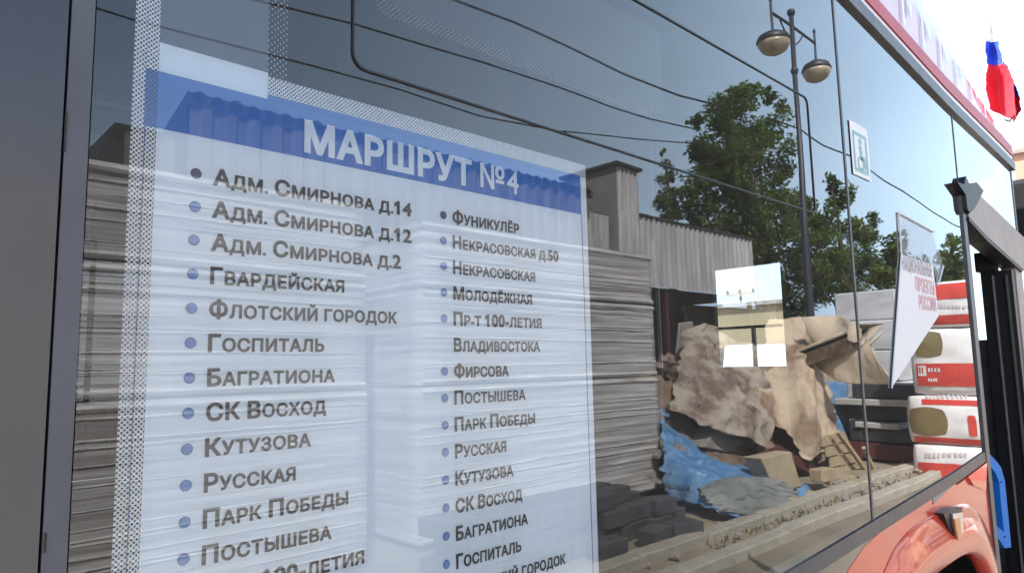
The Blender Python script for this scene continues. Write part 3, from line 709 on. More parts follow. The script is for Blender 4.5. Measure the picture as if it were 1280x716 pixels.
text_on('notice_text', 'НАЦИОНАЛЬНЫЕ', (1127, 337), (1164, 347), .040, M['grey_ink'], nn)
text_on('notice_text', 'ПРОЕКТЫ', (1144, 363), (1167, 369), .040, M['red_ink'], nn)
text_on('notice_text', 'РОССИИ', (1148, 386), (1169, 389), .040, M['red_ink'], nn)

# ------------------------------------------------------------------ flags on the front corner
def cloth(name, rows_, m, par, thick=.003, n=4, wr=0.0, ws=3.0, seed=0, smooth=True, fold=0.0, ff=(7, 1.2)):
    """smooth surface through a grid of control points (Catmull-Rom), wrinkled and given thickness"""
    def cr(p, t):
        k = min(int(t), len(p)-2); f = t-k
        a = p[max(k-1, 0)]; b = p[k]; c = p[k+1]; d = p[min(k+2, len(p)-1)]
        return b + (c-a)*.5*f + (a*2-b*5+c*4-d)*.5*f*f + (b*3-a-c*3+d)*.5*f*f*f
    nr, nc = len(rows_), len(rows_[0]); bm = B(); g = []
    for i in range((nr-1)*n+1):
        ln = [cr([rows_[r][c] for r in range(nr)], i/n) for c in range(nc)]
        row = []
        for j in range((nc-1)*n+1):
            v = cr(ln, j/n)
            if wr:
                q = v*ws + Vector((seed, 0, 0))
                w = abs(noise.noise(q)) + .5*abs(noise.noise(q*2.3)) + .25*noise.noise(q*5)
                v = v + Vector((noise.noise(q+Vector((9, 0, 0)))*.6, w-.4, noise.noise(q+Vector((0, 7, 0)))*.6))*wr
            if fold:
                s_, t_ = i/((nr-1)*n), j/((nc-1)*n)
                w = 1-2*abs(noise.noise(Vector((s_*ff[0] + .8*noise.noise(Vector((t_*3, s_*2, seed))), t_*ff[1], seed)))) + .5*(1-2*abs(noise.noise(Vector((s_*ff[0]*2.3, t_*ff[1]*3, seed+9)))))
                v = v + Vector((0, w-.6, .5*(w-.6)))*fold
            row.append(bm.verts.new(v))
        g.append(row)
    for a, b in zip(g, g[1:]):
        for k in range(len(a)-1): bm.faces.new((a[k], a[k+1], b[k+1], b[k]))
    bmesh.ops.recalc_face_normals(bm, faces=bm.faces[:])
    if thick: bmesh.ops.solidify(bm, geom=bm.faces[:], thickness=thick)
    return mesh_obj(name, bm, m, par, smooth)
def flag(label, base, strips, pole):
    f = thing('flag', base, label, 'flag')
    for nm, mt, rr in strips: cloth(nm, rr, M[mt], f, .003, 8, .009, 16.0)
    mesh_obj('pole', tube(B(), pole, .0035, 6), M['dark_metal'], f)
fx = 3.72
def fr(x, L_): return [FX(a, b, x+dx) for a, b, dx in L_]
flag('white blue and red flag hanging folded at the front corner of the bus roof', (3.7, .12, 2.6), [
    ('white_stripe', 'flag_white', [fr(fx, [(1231, 26, 0), (1237, 25, .03), (1243, 27, 0)]), fr(fx, [(1232, 38, 0), (1238, 38, .03), (1245, 38, 0)]), fr(fx, [(1231, 52, 0), (1239, 52, .03), (1247, 51, 0)])]),
    ('blue_stripe', 'flag_blue', [fr(fx, [(1231, 52, 0), (1239, 53, .03), (1247, 51, 0)]), fr(fx, [(1232, 66, 0), (1242, 67, .05), (1250, 65, 0)]), fr(fx, [(1234, 81, 0), (1244, 82, .03), (1254, 79, 0)])]),
    ('red_stripe', 'flag_red', [fr(fx, [(1234, 81, 0), (1244, 82, .03), (1255, 79, 0)]), fr(fx, [(1232, 108, 0), (1248, 108, .06), (1266, 100, 0)]), fr(fx, [(1237, 136, 0), (1252, 144, .05), (1270, 150, 0)])]),
    ('folded_blue_stripe', 'flag_blue', [fr(fx+.05, [(1253, 78, 0), (1256, 80, .03), (1259, 84, 0)]), fr(fx+.05, [(1260, 100, 0), (1264, 102, .03), (1268, 106, 0)]), fr(fx+.05, [(1266, 125, 0), (1270, 124, .03), (1274, 122, 0)])]),
    ('folded_red_stripe', 'flag_red', [fr(fx+.05, [(1264, 122, 0), (1269, 122, .03), (1274, 121, 0)]), fr(fx+.05, [(1264, 135, 0), (1270, 136, .03), (1276, 136, 0)]), fr(fx+.05, [(1267, 153, 0), (1271, 146, .03), (1276, 138, 0)])])],
    [FX(1256, 150, 3.68), FX(1262, 152, 3.7), FX(1267, 145, 3.72), FX(1270, 136, 3.75), FX(1266, 128, 3.80)])

# ------------------------------------------------------------------ seen in the glass: the yard on this side of the bus
def slab_stack(x0, x1, Yf, depth, tiers, label, seed):
    random.seed(seed)
    root = thing('wrapped_stack', ((x0+x1)/2, -(Yf+depth/2), .06), label, 'wrapped stack', 'film wrapped stacks of slabs')
    me = []
    for k in range(2):
        m_ = bpy.data.meshes.new('slab_layer'); b = bx(-.5, .5, -.5, .5, -.5, .5, bevel=.0); b.to_mesh(m_); b.free(); m_.materials.append(M[('slab', 'slab2')[k]]); me.append(m_)
    for ti, (z0, z1) in enumerate(tiers):
        z = z0; sx = [0.04, .0, -.035][ti]
        while z < z1 - .02:
            h = random.choice((.05, .065, .08, .095)); h = min(h, z1-z)
            share('slab_layer', random.choice(me), root, ((x0+x1)/2 + random.uniform(-.01, .01), -(Yf+depth/2) + random.uniform(-.012, .012), z+h/2), (0, 0, random.uniform(-.002, .002)), (x1-x0-.06+sx, depth-.06, h-.012))
            z += h
        bm = B()                                         # ridges of stretch film round the tier
        for k in range(int((z1-z0)/.075)):
            zz = random.uniform(z0+.01, z1-.01); tl = random.uniform(-.03, .03); r = random.choice((.004, .006, .006, .010))
            xa, xb = x0-.0+sx*-.5+.015, x1+sx*.5-.015; ya, yb_ = -(Yf)-.008+.012, -(Yf+depth)+.02
            n = 14; pts = [Vector((xa + (xb-xa)*t/n, ya + .004*math.sin(t*2+k), zz + tl*t/n + .008*noise.noise(Vector((t*.7, k, 0))))) for t in range(n+1)]
            pts = [Vector((xa, yb_, zz+tl)), Vector((xa, (ya+yb_)/2, zz+tl*.5))] + pts + [Vector((xb, (ya+yb_)/2, zz+tl*.6)), Vector((xb, yb_, zz))]
            tube(bm, pts, r, 4)
        for zz in (z0+.03, z1-.03):
            tube(bm, [Vector((x0+.01, -(Yf+depth), zz)), Vector((x0+.01, -Yf, zz)), Vector((x1-.01, -Yf, zz)), Vector((x1-.01, -(Yf+depth), zz))], .026, 6)
        mesh_obj('film_ridges', bm, M['wrap'], root)
        bm = B(); nx = 40; nz_ = 26; g = []
        prof = [(x0+sx*-.5, -(Yf+depth)), (x0+sx*-.5, -Yf), (x1+sx*.5, -Yf), (x1+sx*.5, -(Yf+depth))]
        for j in range(nz_+1):
            row = []; zz = z0 + (z1-z0)*j/nz_; 
            for s_ in range(3):
                for i in range(nx if s_ == 1 else 6):
                    f = i/(nx if s_ == 1 else 6); a, b = prof[s_], prof[s_+1]
                    q = Vector((a[0]+(b[0]-a[0])*f, a[1]+(b[1]-a[1])*f, zz)); w = .012*noise.noise(Vector((q.x*.6, q.y, zz*14+seed)))
                    row.append(bm.verts.new(q + Vector((-w if s_ == 0 else (w if s_ == 2 else 0), w if s_ == 1 else 0, 0))))
            g.append(row)
        for a, b in zip(g, g[1:]):
            for k in range(len(a)-1): bm.faces.new((a[k], a[k+1], b[k+1], b[k]))
        mesh_obj('film_skin', bm, M['wrap_skin'], root, smooth=True)
        top = bx(x0+.0, x1-.0, -(Yf+depth)+.01, -Yf-.01, z1+.0, z1+.012); mesh_obj('top_sheet', top, M['wrap'], root)
    random.seed(seed+50)
TI = [(.12, 1.47), (1.50, 2.36), (2.385, 2.98)]
slab_stack(-1.6, 3.02, 4.36, 1.15, [(a, b+.04*(i == 2)) for i, (a, b) in enumerate(TI)], 'film wrapped stack of brown slabs at the left, below the dark shed corner', 3)
slab_stack(3.62, 7.18, 4.40, 1.15, TI, 'film wrapped stack of brown slabs with dark blocks at its foot', 11)
# dark blocks piled at the foot of the stack
bp = thing('block_pile', (5.0, -3.5, .06), 'low pile of dark grey concrete blocks at the foot of the wrapped slabs', 'block pile')
bme = bpy.data.meshes.new('block'); b_ = bx(-.17, .17, -.09, .09, -.07, .07, bevel=.008); b_.to_mesh(bme); b_.free(); bme.materials.append(M['brick_dark'])
random.seed(5)
for lay in range(3):
    for i in range(9):
        for j in range(3):
            x = 3.4 + i*.36 + (.12 if lay % 2 else 0); y = -(3.35 + j*.2 + .1*random.random())
            if x > 6.1 - lay*.35 - .12*j*random.random(): continue
            if random.random() < .12*lay: continue
            share('block', bme, bp, (x, y, .135 + lay*.145), (random.uniform(-.02, .02), random.uniform(-.02, .02), random.uniform(-.12, .12)))
for x, y, a in ((5.55, -3.05, .3), (5.2, -3.1, -.2), (4.6, -3.15, .1)):
    share('block', bme, bp, (x, y, .135), (0, 0, a))

# sheds of corrugated metal
def corr_sheet(name, x0, x1, y, z0, z1, pitch, par, m='corr', depth=.035, axis='x'):
    bm = B(); n = max(2, int((x1-x0)/pitch)); prof = []
    for i in range(n):
        for f, d in ((0, 0), (.35, 0), (.5, 1), (.85, 1)): prof.append((x0 + (i+f)*(x1-x0)/n, d*depth))
    prof.append((x1, 0))
    for z in (z0, z1): pass
    a = [bm.verts.new((p[0], y+p[1], z0) if axis == 'x' else (y+p[1], p[0], z0)) for p in prof]
    b = [bm.verts.new((p[0], y+p[1], z1) if axis == 'x' else (y+p[1], p[0], z1)) for p in prof]
    for i in range(len(a)-1): bm.faces.new((a[i], a[i+1], b[i+1], b[i]))
    return mesh_obj(name, bm, M[m], par)
sh = thing('metal_shed', (7, -11, 0), 'long shed with a corrugated metal front mirrored across the blue header band', 'shed')
for i in range(8):
    x0 = 3.05 + i*1.035
    corr_sheet('corrugated_sheet', x0+.005, x0+1.03, -9.0, .1, 5.46, .26, sh, 'corr_old', depth=.05)
mesh_obj('roof_edge_board', bx(3.04, 11.5, -9.06, -8.94, 5.30, 5.46), M['corr_dark'], sh)
bm = B()
for i in range(33):                                     # wavy dark roof edge
    x = 3.05 + i*.255
    lathe(bm, [(.10, -.2), (.10, .06)], (x+.12, -9.0, 5.41+random.uniform(-.015, .015)), 10, 'Y')
mesh_obj('roof_edge', bm, M['corr_dark'], sh)
p0 = V(200, 160, 9.0)
bm = B()
prof = [(-9.02, .05), (-9.02, 5.5), (-14, 4.2), (-14, .05)]
a = [bm.verts.new((3.03, y, z)) for y, z in prof]; b = [bm.verts.new((11.36, y, z)) for y, z in prof]
bm.faces.new(a); bm.faces.new(b[::-1])
for i in range(4): bm.faces.new((a[i], b[i], b[(i+1) % 4], a[(i+1) % 4])) if i != 0 else None
mesh_obj('shed_body', bm, M['corr_dark'], sh)
cs = thing('metal_shed', (1.9, -9.4, 0), 'dark gabled shed corner mirrored at the far left above the wrapped slabs', 'shed')
q0, q1, q2 = V(121, 203, 9.0), V(144, 152, 9.0), V(185, 160, 9.0)
prism_('shed_body', [(q0.x, .05), (q0.x, q0.z), (q1.x, q1.z), (2.95, q1.z-.02), (2.95, .05)], -10.5, -9.02, 'corr_dark', cs)
corr_sheet('corrugated_sheet', q1.x+.10, 2.9, -8.97, .1, q1.z-.12, .3, cs, 'corr_old', depth=.05)
tw = thing('corrugated_tower', (12.9, -9.8, 0), 'tall narrow tower clad in corrugated metal with a dark flat cap', 'tower')
corr_sheet('corrugated_sheet', 12.48, 13.30, -9.0, .1, 6.22, .16, tw, depth=.04)
mesh_obj('side_wall', bx(12.45, 12.475, -10.6, -9.0, .1, 6.22), M['grey_wall'], tw)
mesh_obj('tower_core', bx(12.49, 13.28, -10.6, -9.05, .1, 6.2), M['corr_dark'], tw)
mesh_obj('cap', bx(12.35, 13.40, -10.7, -8.88, 6.23, 6.30), M['corr_dark'], tw)
cp = thing('market_canopy', (15.5, -10.5, 0), 'market stall front with a deep corrugated metal fascia over a dark opening', 'stall')
for i in range(6):
    x0 = 13.33 + i*.88
    corr_sheet('corrugated_sheet', x0+.005, x0+.875, -9.0, 3.5, 5.14, .176, cp, depth=.045)
corr_sheet('corrugated_sheet', 11.45, 12.40, -9.25, 3.5, 5.05, .19, cp, depth=.045)
mesh_obj('fascia_edge', bx(13.30, 18.65, -9.10, -8.93, 5.145, 5.20), M['corr_dark'], cp)
mesh_obj('canopy_roof', bx(13.30, 18.62, -13.0, -9.06, 5.0, 5.12), M['corr_dark'], cp)
mesh_obj('back_wall', bx(11.4, 16.0, -12.0, -11.9, .05, 3.6), M['grey_wall'], cp)
mesh_obj('opening_shade_sheet', bx(16.02, 27.0, -12.05, -11.95, .05, 3.6), M['dark_void'], cp)  # dark sheet standing in for the shade inside the stall
mesh_obj('soffit', bx(13.30, 18.6, -11.9, -9.06, 3.44, 3.49), M['dark_void'], cp)
for x in (13.36, 14.5, 17.0, 18.55):
    mesh_obj('post', bx(x-.05, x+.05, -9.2, -9.1, .05, 3.44), M['maroon'] if x == 14.5 else M['dark_metal'], cp)

# double headed street lamp
LY = 4.5
la, lb, lc = V(963, 10, LY), V(1018, 50, LY), V(988, 18, LY)
lx = V(990, 60, LY).x; ztop = V(988, 14, LY).z
sl = thing('street_lamp', (lx, -LY, .06), 'tall dark street lamp with two hanging globe heads standing before the leafy tree', 'street lamp')
mesh_obj('pole', tube(B(), [(lx, -LY, .05), (lx, -LY, 1.0), (lx, -LY, 3.5), (lx, -LY, ztop)], [.085, .075, .06, .04], 10), M['lamp_metal'], sl, True)
mesh_obj('base', lathe(B(), [(.16, 0), (.16, .3), (.11, .5), (.09, .9)], (lx, -LY, .05), 14), M['lamp_metal'], sl)
for z in (ztop-.05, V(990, 88, LY).z): mesh_obj('collar', lathe(B(), [(.06, -.05), (.075, 0), (.06, .05)], (lx, -LY, z), 12), M['lamp_metal'], sl)
zarm = (la.z+lb.z)/2 - .08
arm = mesh_obj('arm', tube(B(), [(la.x, -LY, zarm), (lb.x, -LY, zarm)], .026, 6), M['lamp_metal'], sl)
for sgn in (-1, 1):
    mesh_obj('scroll', tube(B(), [(lx+sgn*(.04+.42*t/8), -LY, zarm-.33+.30*(t/8)**1.6) for t in range(9)], .014, 5), M['lamp_metal'], arm)
for ex in (la.x, lb.x):
    hd = mesh_obj('lamp_head', lathe(B(), [(.03, .0), (.10, -.02), (.24, -.10), (.285, -.20), (.275, -.215)], (ex, -LY, zarm-.34), 20), M['lamp_metal'], sl, True)
    mesh_obj('lamp_globe', lathe(B(), [(.268, -.218), (.255, -.28), (.20, -.37), (.11, -.42), (.02, -.435)], (ex, -LY, zarm-.34), 20), M['lamp_glass'], hd, True)
    mesh_obj('hanger', tube(B(), [(ex, -LY, zarm+.22), (ex, -LY, zarm-.36)], .022, 6), M['lamp_metal'], hd)
    mesh_obj('finial', lathe(B(), [(.02, 0), (.035, .04), (.008, .10)], (ex, -LY, zarm+.20), 8), M['lamp_metal'], hd)

# overhead cables
WY = 5.5
def cable(pts, r, label, ext=6):
    P = [V(a, b, WY) for a, b in pts]
    # continue past both ends
    d0 = (P[0]-P[1]).normalized(); d1 = (P[-1]-P[-2]).normalized()
    P = [P[0]+d0*ext] + P if ext else P
    tag(mesh_obj('overhead_cable', tube(B(), P, r*.8, 6), M['wire']), label, 'cable', 'cables running over the yard')
cable([(121, 12), (170, 27), (260, 50), (399, 85), (500, 112), (600, 145), (700, 165), (873, 179)], .012, 'thin low cable mirrored crossing just over the route list top')
cable([(360, 12), (445, 32), (600, 77), (760, 132), (815, 148), (873, 162)], .014, 'middle cable mirrored through the vent window, ending at the tree')
cable([(568, 0), (640, 28), (720, 64), (780, 92), (850, 120), (910, 137)], .020, 'thick upper cable mirrored through the vent window, ending at the tree')
cable([(960, 150), (1000, 163), (1030, 182), (1061, 195), (1089, 214), (1138, 248), (1203, 287)], .022, 'cable mirrored right of the lamp post, passing behind the small sticker', 0)

# trees
def foliage(name, blobs, Y, m, par, dens=1.0, leaf=.12, jit=1.2):
    verts, faces = [], []
    for px, py, r in blobs:
        c = V(px, py, Y + random.uniform(-.4, .4)); dist = (Vector((c.x, -c.y, c.z)) - EYE).length
        R = r*dist/900 * .95
        n = int(dens * 150 * (R/leaf)**1.8 / 6)
        subs = []
        for q in range(11):
            v = Vector((random.gauss(0, 1), random.gauss(0, 1), random.gauss(0, 1))); v.normalize()
            subs.append((c + v*R*random.uniform(.35, .95), R*random.uniform(.3, .55)))
        for sc, sr in subs:
            for q in range(max(4, n//11)):
                v = Vector((random.gauss(0, 1), random.gauss(0, 1), random.gauss(0, .8)))
                p = sc + v.normalized()*sr*(random.random()**.45)*jit
                u = Vector((random.gauss(0, 1), random.gauss(0, 1), random.gauss(0, .5))).normalized(); w = u.cross(Vector((random.random()-.5, random.random()-.5, 1))).normalized()
                s = leaf*random.uniform(.6, 1.3); i0 = len(verts)
                verts += [p-u*s, p+w*s*.45, p+u*s, p-w*s*.45]; faces.append((i0, i0+1, i0+2, i0+3))
    me = bpy.data.meshes.new(name); me.from_pydata([tuple(v) for v in verts], [], faces); me.materials.append(m)
    o = bpy.data.objects.new(name, me); C.objects.link(o); return attach(o, par)
def tree(label, base, trunk, blobs, Y, m, dens=1.0, leaf=.12):
    t = thing('tree', base, label, 'tree', 'trees behind the yard')
    mesh_obj('trunk', tube(B(), [(base[0], base[1], 0)] + [(p[0], base[1], p[1]) for p in trunk], [.26*(1-.8*i/len(trunk)) for i in range(len(trunk)+1)], 8), M['bark'], t, True)
    for px, py, r in blobs[::4]:
        e = V(px, py, Y); s = Vector((base[0], base[1], max(1.5, e.z*.45)))
        mesh_obj('branch', tube(B(), [s, s.lerp(e, .5) + Vector((0, .1, .3)), e], [.07, .04, .012], 5), M['bark'], t)
    foliage('crown', blobs, Y, m, t, dens, leaf)
random.seed(21)
T1 = [(914, 125, 20), (935, 118, 16), (960, 120, 10), (895, 150, 24), (925, 155, 30), (960, 165, 24), (885, 185, 26), (915, 195, 34), (955, 205, 34), (880, 225, 26), (910, 240, 36), (950, 250, 38), (985, 240, 28), (895, 270, 30), (930, 290, 38), (965, 300, 40), (1000, 285, 34), (860, 245, 18), (950, 335, 36), (985, 345, 36), (965, 375, 30), (1010, 330, 30), (985, 385, 26), (1000, 260, 22), (870, 155, 10), (975, 135, 10), (885, 295, 26), (900, 320, 22), (870, 280, 16), (935, 320, 30), (910, 345, 20), (935, 180, 26), (905, 215, 26)]
p = V(960, 380, 11); tree('tall leafy green tree mirrored behind the dark street lamp', (p.x, -11, 0), [(p.x, 2), (p.x-.2, 4), (p.x, 6.5), (p.x, 9)], T1, 11, M['leaf_a'], 1.3, .11)
T2 = [(1045, 250, 20), (1030, 280, 24), (1060, 285, 22), (1025, 310, 26), (1055, 320, 28), (1085, 300, 18), (1080, 335, 26), (1045, 350, 28), (1020, 345, 24), (1100, 345, 20), (1070, 365, 24), (1015, 370, 22), (1040, 230, 12), (1092, 275, 10)]
p = V(1055, 370, 9); tree('bushy tree mirrored just past the glass seam, lower than the one by the lamp', (p.x, -9, 0), [(p.x, 2), (p.x, 4), (p.x, 6)], T2, 9, M['leaf_a'], 1.5, .10)
T3 = [(1115, 325, 20), (1130, 340, 20), (1105, 350, 16), (1120, 300, 12), (1145, 350, 16), (1160, 345, 14), (1175, 350, 14), (1195, 340, 18), (1205, 335, 16), (1195, 318, 14), (1192, 303, 10), (1180, 335, 12), (1150, 330, 10), (1210, 350, 16)]
p = V(1160, 360, 6); tree('bright yellow green bushes mirrored behind the slanted notice', (p.x, -6, 0), [(p.x, 1.5), (p.x, 3), (p.x, 4)], T3, 6, M['leaf_b'], 1.6, .10)
T4 = [(836, 205, 9), (834, 225, 13), (842, 245, 16), (828, 250, 14), (850, 262, 14), (838, 268, 14), (832, 190, 5), (866, 262, 14)]
p = V(838, 270, 12); tree('thin sapling top mirrored over the corrugated canopy, left of the big tree', (p.x, -12, 0), [(p.x, 2), (p.x, 4), (p.x, 6.4)], T4, 12, M['leaf_b'], 1.2, .085)

# ------------------------------------------------------------------ heap of goods under tarpaulins
def P3(L_): return [[V(*q) for q in r] for r in L_]
o = cloth('cream_tarpaulin', P3([[(958, 399, 4.7), (982, 396, 4.6), (1010, 398, 4.6), (1041, 396, 4.8)], [(952, 440, 4.35), (985, 438, 4.2), (1012, 440, 3.95), (1032, 450, 4.3)], [(944, 485, 4.1), (980, 498, 3.85), (1016, 500, 3.5), (1040, 505, 3.8)], [(938, 512, 4.0), (985, 545, 3.7), (1018, 576, 3.45), (1049, 530, 3.55)]]), M['cream_tarp'], None, .008, 22, .10, 2.2, 3, fold=.03, ff=(2.0, 7))
tag(o, 'stained cream tarpaulin draped over the heap, its long fold pointing down to a corner', 'tarpaulin')
o = cloth('cream_tarpaulin', P3([[(1003, 396, 4.0), (1041, 395, 3.6), (1060, 399, 3.3), (1077, 411, 3.05)], [(1013, 425, 3.9), (1045, 430, 3.45), (1069, 435, 3.1), (1094, 442, 2.8)], [(1022, 458, 3.8), (1050, 478, 3.35), (1084, 479, 2.95), (1117, 479, 2.55)]]), M['cream_clean'], None, .008, 20, .05, 2.2, 8, fold=.015, ff=(2, 6))
tag(o, 'clean cream tarpaulin corner spread right over the dark crates, by the glass seam', 'tarpaulin')
o = cloth('blue_tarpaulin', P3([[(824, 512, 4.7), (848, 532, 4.5), (885, 562, 4.3), (945, 582, 3.9)], [(827, 555, 4.25), (860, 570, 4.0), (900, 585, 3.75), (952, 598, 3.4)], [(829, 595, 4.05), (865, 602, 3.6), (905, 612, 3.35), (962, 612, 3.2)], [(834, 624, 3.95), (872, 634, 3.35), (902, 646, 3.08), (975, 652, 2.95)]]), M['blue_tarp'], None, .006, 24, .07, 2.6, 1, fold=.06, ff=(9, 2.0))
o2 = cloth('brown_sheet', P3([[(856, 410, 5.0), (885, 404, 4.9), (918, 430, 4.7), (958, 432, 4.6)], [(850, 445, 4.75), (882, 440, 4.55), (920, 452, 4.35), (958, 456, 4.3)], [(843, 480, 4.5), (880, 478, 4.3), (920, 482, 4.05), (960, 492, 4.0)], [(838, 514, 4.35), (872, 528, 4.05), (915, 548, 3.8), (970, 562, 3.65)]]), M['brown_sheet'], None, .008, 22, .16, 1.9, 14, fold=.05, ff=(5, 4))
tag(o2, 'stained grey brown sheet crumpled over the rubble left of the cream tarpaulin', 'sheet')
tag(o, 'crumpled blue tarpaulin spread along the ground beside the dark block pile', 'tarpaulin')
o = cloth('grey_tarpaulin', P3([[(872, 610, 3.45), (905, 600, 3.35), (950, 598, 3.25), (985, 608, 3.05)], [(880, 624, 3.25), (910, 620, 3.15), (955, 618, 3.05), (1010, 630, 2.93)], [(902, 641, 3.05), (930, 645, 2.98), (970, 653, 2.88), (1022, 656, 2.8)]]), M['grey_tarp'], None, .006, 22, .05, 4.0, 5, fold=.04, ff=(7, 2.2))
tag(o, 'rumpled grey tarpaulin lying on the edge of the blue one by the kerb', 'tarpaulin')
o = cloth('blue_cloth', P3([[(1032, 478, 4.2), (1046, 478, 4.15), (1059, 480, 4.2)], [(1038, 510, 4.1), (1050, 512, 4.05), (1060, 515, 4.1)], [(1046, 540, 4.0), (1056, 552, 3.95), (1065, 565, 4.0)]]), M['blue_tarp'], None, .006, 6, .03, 4, 2)
tag(o, 'strip of blue cloth hanging under the cream tarpaulin corner', 'cloth')
o = cloth('blue_cloth', P3([[(998, 610, 3.1), (1008, 606, 3.1), (1018, 612, 3.1)], [(996, 622, 3.0), (1008, 620, 2.95), (1020, 626, 3.0)], [(1000, 634, 2.95), (1010, 634, 2.9), (1022, 640, 2.95)]]), M['blue_tarp'], None, .006, 6, .06, 6, 2)
tag(o, 'small crumpled blue cloth at the foot of the cardboard box', 'cloth')
# mound beneath the tarpaulins
bm = B(); g = []
for i in range(60):
    row = []
    for j in range(30):
        x = 7.35 + i*.085; y = -3.6 - j*.11
        cx = max(0, 1-((x-9.4)/3.2)**2); cy = max(0, 1-((-y-5.4)/1.75)**2)
        row.append(bm.verts.new((x, y, -.05 + 1.75*cx*cy + .16*noise.noise(Vector((x*2, y*2, 0))) + .1*noise.noise(Vector((x*6, y*6, 0))))))
    g.append(row)
for a, b in zip(g, g[1:]):
    for k in range(29): bm.faces.new((a[k], a[k+1], b[k+1], b[k]))
tag(mesh_obj('rubble_mound', bm, M['rubble'], smooth=False), kind='stuff')
random.seed(13)
for mt, cnt in (('rubble', 60), ('rubble2', 55), ('card', 14), ('maroon', 3), ('dark_void', 14)):
    bm = B()
    for k in range(cnt):
        u, v = random.uniform(-1, 1), random.uniform(-1, .3); x = 9.2 + u*2.4 - .5; y = -(5.1 + v*1.4)
        zc = max(.05, 1.75*max(0, 1-((x-9.4)/3.2)**2)*max(0, 1-((-y-5.4)/1.75)**2)) + random.uniform(-.03, .10)
        s_ = random.uniform(.03, .13)
        box(bm, -s_*random.uniform(.8, 1.9), s_, -s_*.7, s_*.7, -s_*random.uniform(.15, .7), s_*.3, M=Matrix.Translation((x, y, zc)) @ Matrix.Rotation(random.random()*6, 4, 'Z') @ Matrix.Rotation(random.uniform(-.7, .7), 4, 'X') @ Matrix.Rotation(random.uniform(-.6, .6), 4, 'Y'))
    tag(mesh_obj('building_rubble', bm, M[mt]), kind='stuff')
random.seed(31)
def vbox(name, quad, Y, depth, m, label, cat, grp=None):
    p = [V(a, b, Y) for a, b in quad]
    o = mesh_obj(name, prism(B(), [(q.x, q.z) for q in p], -Y, -(Y+depth)), M[m]); bv = o.modifiers.new('bevel', 'BEVEL'); bv.width = .012; bv.segments = 1
    return tag(o, label, cat, grp)
vbox('cardboard_box', [(950, 573), (990, 565), (1004, 609), (969, 615)], 3.25, .22, 'card', 'tilted beige cardboard box lying on the blue and grey tarpaulins', 'box')
vbox('wooden_board', [(940, 571), (974, 557), (1050, 598), (1048, 608), (978, 574), (960, 580)], 3.55, .05, 'maroon', 'dark maroon board sticking out behind the cardboard box', 'board')
vbox('white_box', [(905, 470), (940, 473), (940, 500), (904, 497)], 4.7, .4, 'pale_crate', 'pale box on the rubble between the blue and cream tarpaulins', 'box')
vbox('white_box', [(872, 500), (900, 498), (902, 520), (872, 522)], 4.5, .4, 'pale_crate', 'pale block low on the rubble above the blue tarpaulin', 'box')
vbox('leaning_board', [(852, 402), (868, 400), (880, 500), (842, 500)], 5.2, .05, 'rubble2', 'pale grey board leaning at the left end of the rubble', 'board')
vbox('concrete_slab', [(905, 520), (940, 528), (985, 560), (930, 570), (880, 560)], 4.0, .25, 'rubble2', 'grey slab between the blue tarpaulin and the cream one', 'slab')
for k, (x, y) in enumerate([(905, 452), (925, 447), (948, 455), (880, 470), (960, 470), (893, 485), (868, 485), (945, 490), (925, 468), (975, 455), (855, 480)]):
    c = V(x, y, 5.0 + random.uniform(-.2, .3)); bm = B()
    r = bmesh.ops.create_icosphere(bm, subdivisions=2, radius=random.uniform(.10, .19))
    for v in bm.verts: v.co *= 1 + .5*noise.noise(v.co*5 + Vector((k, 0, 0))); v.co.x *= 1.5
    bmesh.ops.translate(bm, vec=c, verts=bm.verts[:])
    tag(mesh_obj('filled_sack', bm, M[('rubble', 'rubble2', 'card')[k % 3]], smooth=True), 'dusty filled sack in the brown jumble left of the cream tarpaulin', 'sack', 'dusty sacks heaped left of the cream tarpaulin')
# broken pallet and sticks
pl = thing('wooden_pallet', tuple(V(1060, 600, 3.4)), 'pale wooden pallet leaning broken at the foot of the cream tarpaulin', 'pallet')
def bar(name, a, b, Y, w, m, par, th=.05):
    p, q = V(*a, Y), V(*b, Y); d = (q-p).normalized(); nrm = Vector((-d.z, 0, d.x))*w/2
    return mesh_obj(name, prism(B(), [(v.x, v.z) for v in (p+nrm, q+nrm, q-nrm, p-nrm)], -Y+th/2, -Y-th/2), M[m], par)
for i in range(4):
    f = i/3; bar('slat', (1029 + f*16, 553 + f*38), (1056 + f*16, 546 + f*40), 3.42, .13, 'wood', pl, .025)
for a, b in (((1033, 548), (1060, 620)), ((1052, 545), (1080, 612))): bar('bearer', a, b, 3.50, .10, 'wood', pl, .09)
for k, (a, b, Y) in enumerate((((1048, 540), (1090, 600), 3.3), ((1080, 560), (1099, 603), 3.25))):
    tag(bar('wooden_stick', a, b, Y, .05, 'wood', None), ('long brown stick slanting across the broken pallet', 'short brown stick slanting right of the broken pallet')[k], 'stick')
for k, (qd, lab) in enumerate([([(1032, 612), (1072, 606), (1076, 622), (1034, 630)], 'pale timber offcut under the broken pallet'), ([(1074, 604), (1112, 598), (1117, 608), (1080, 620)], 'pale timber offcut nearest the red body edge, right of the pallet'), ([(1030, 588), (1046, 585), (1052, 600), (1032, 604)], 'short pale timber block left of the pallet foot')]):
    vbox('timber_offcut', qd, 3.15 - .1*k, .16, 'wood', lab, 'timber')
random.seed(77)
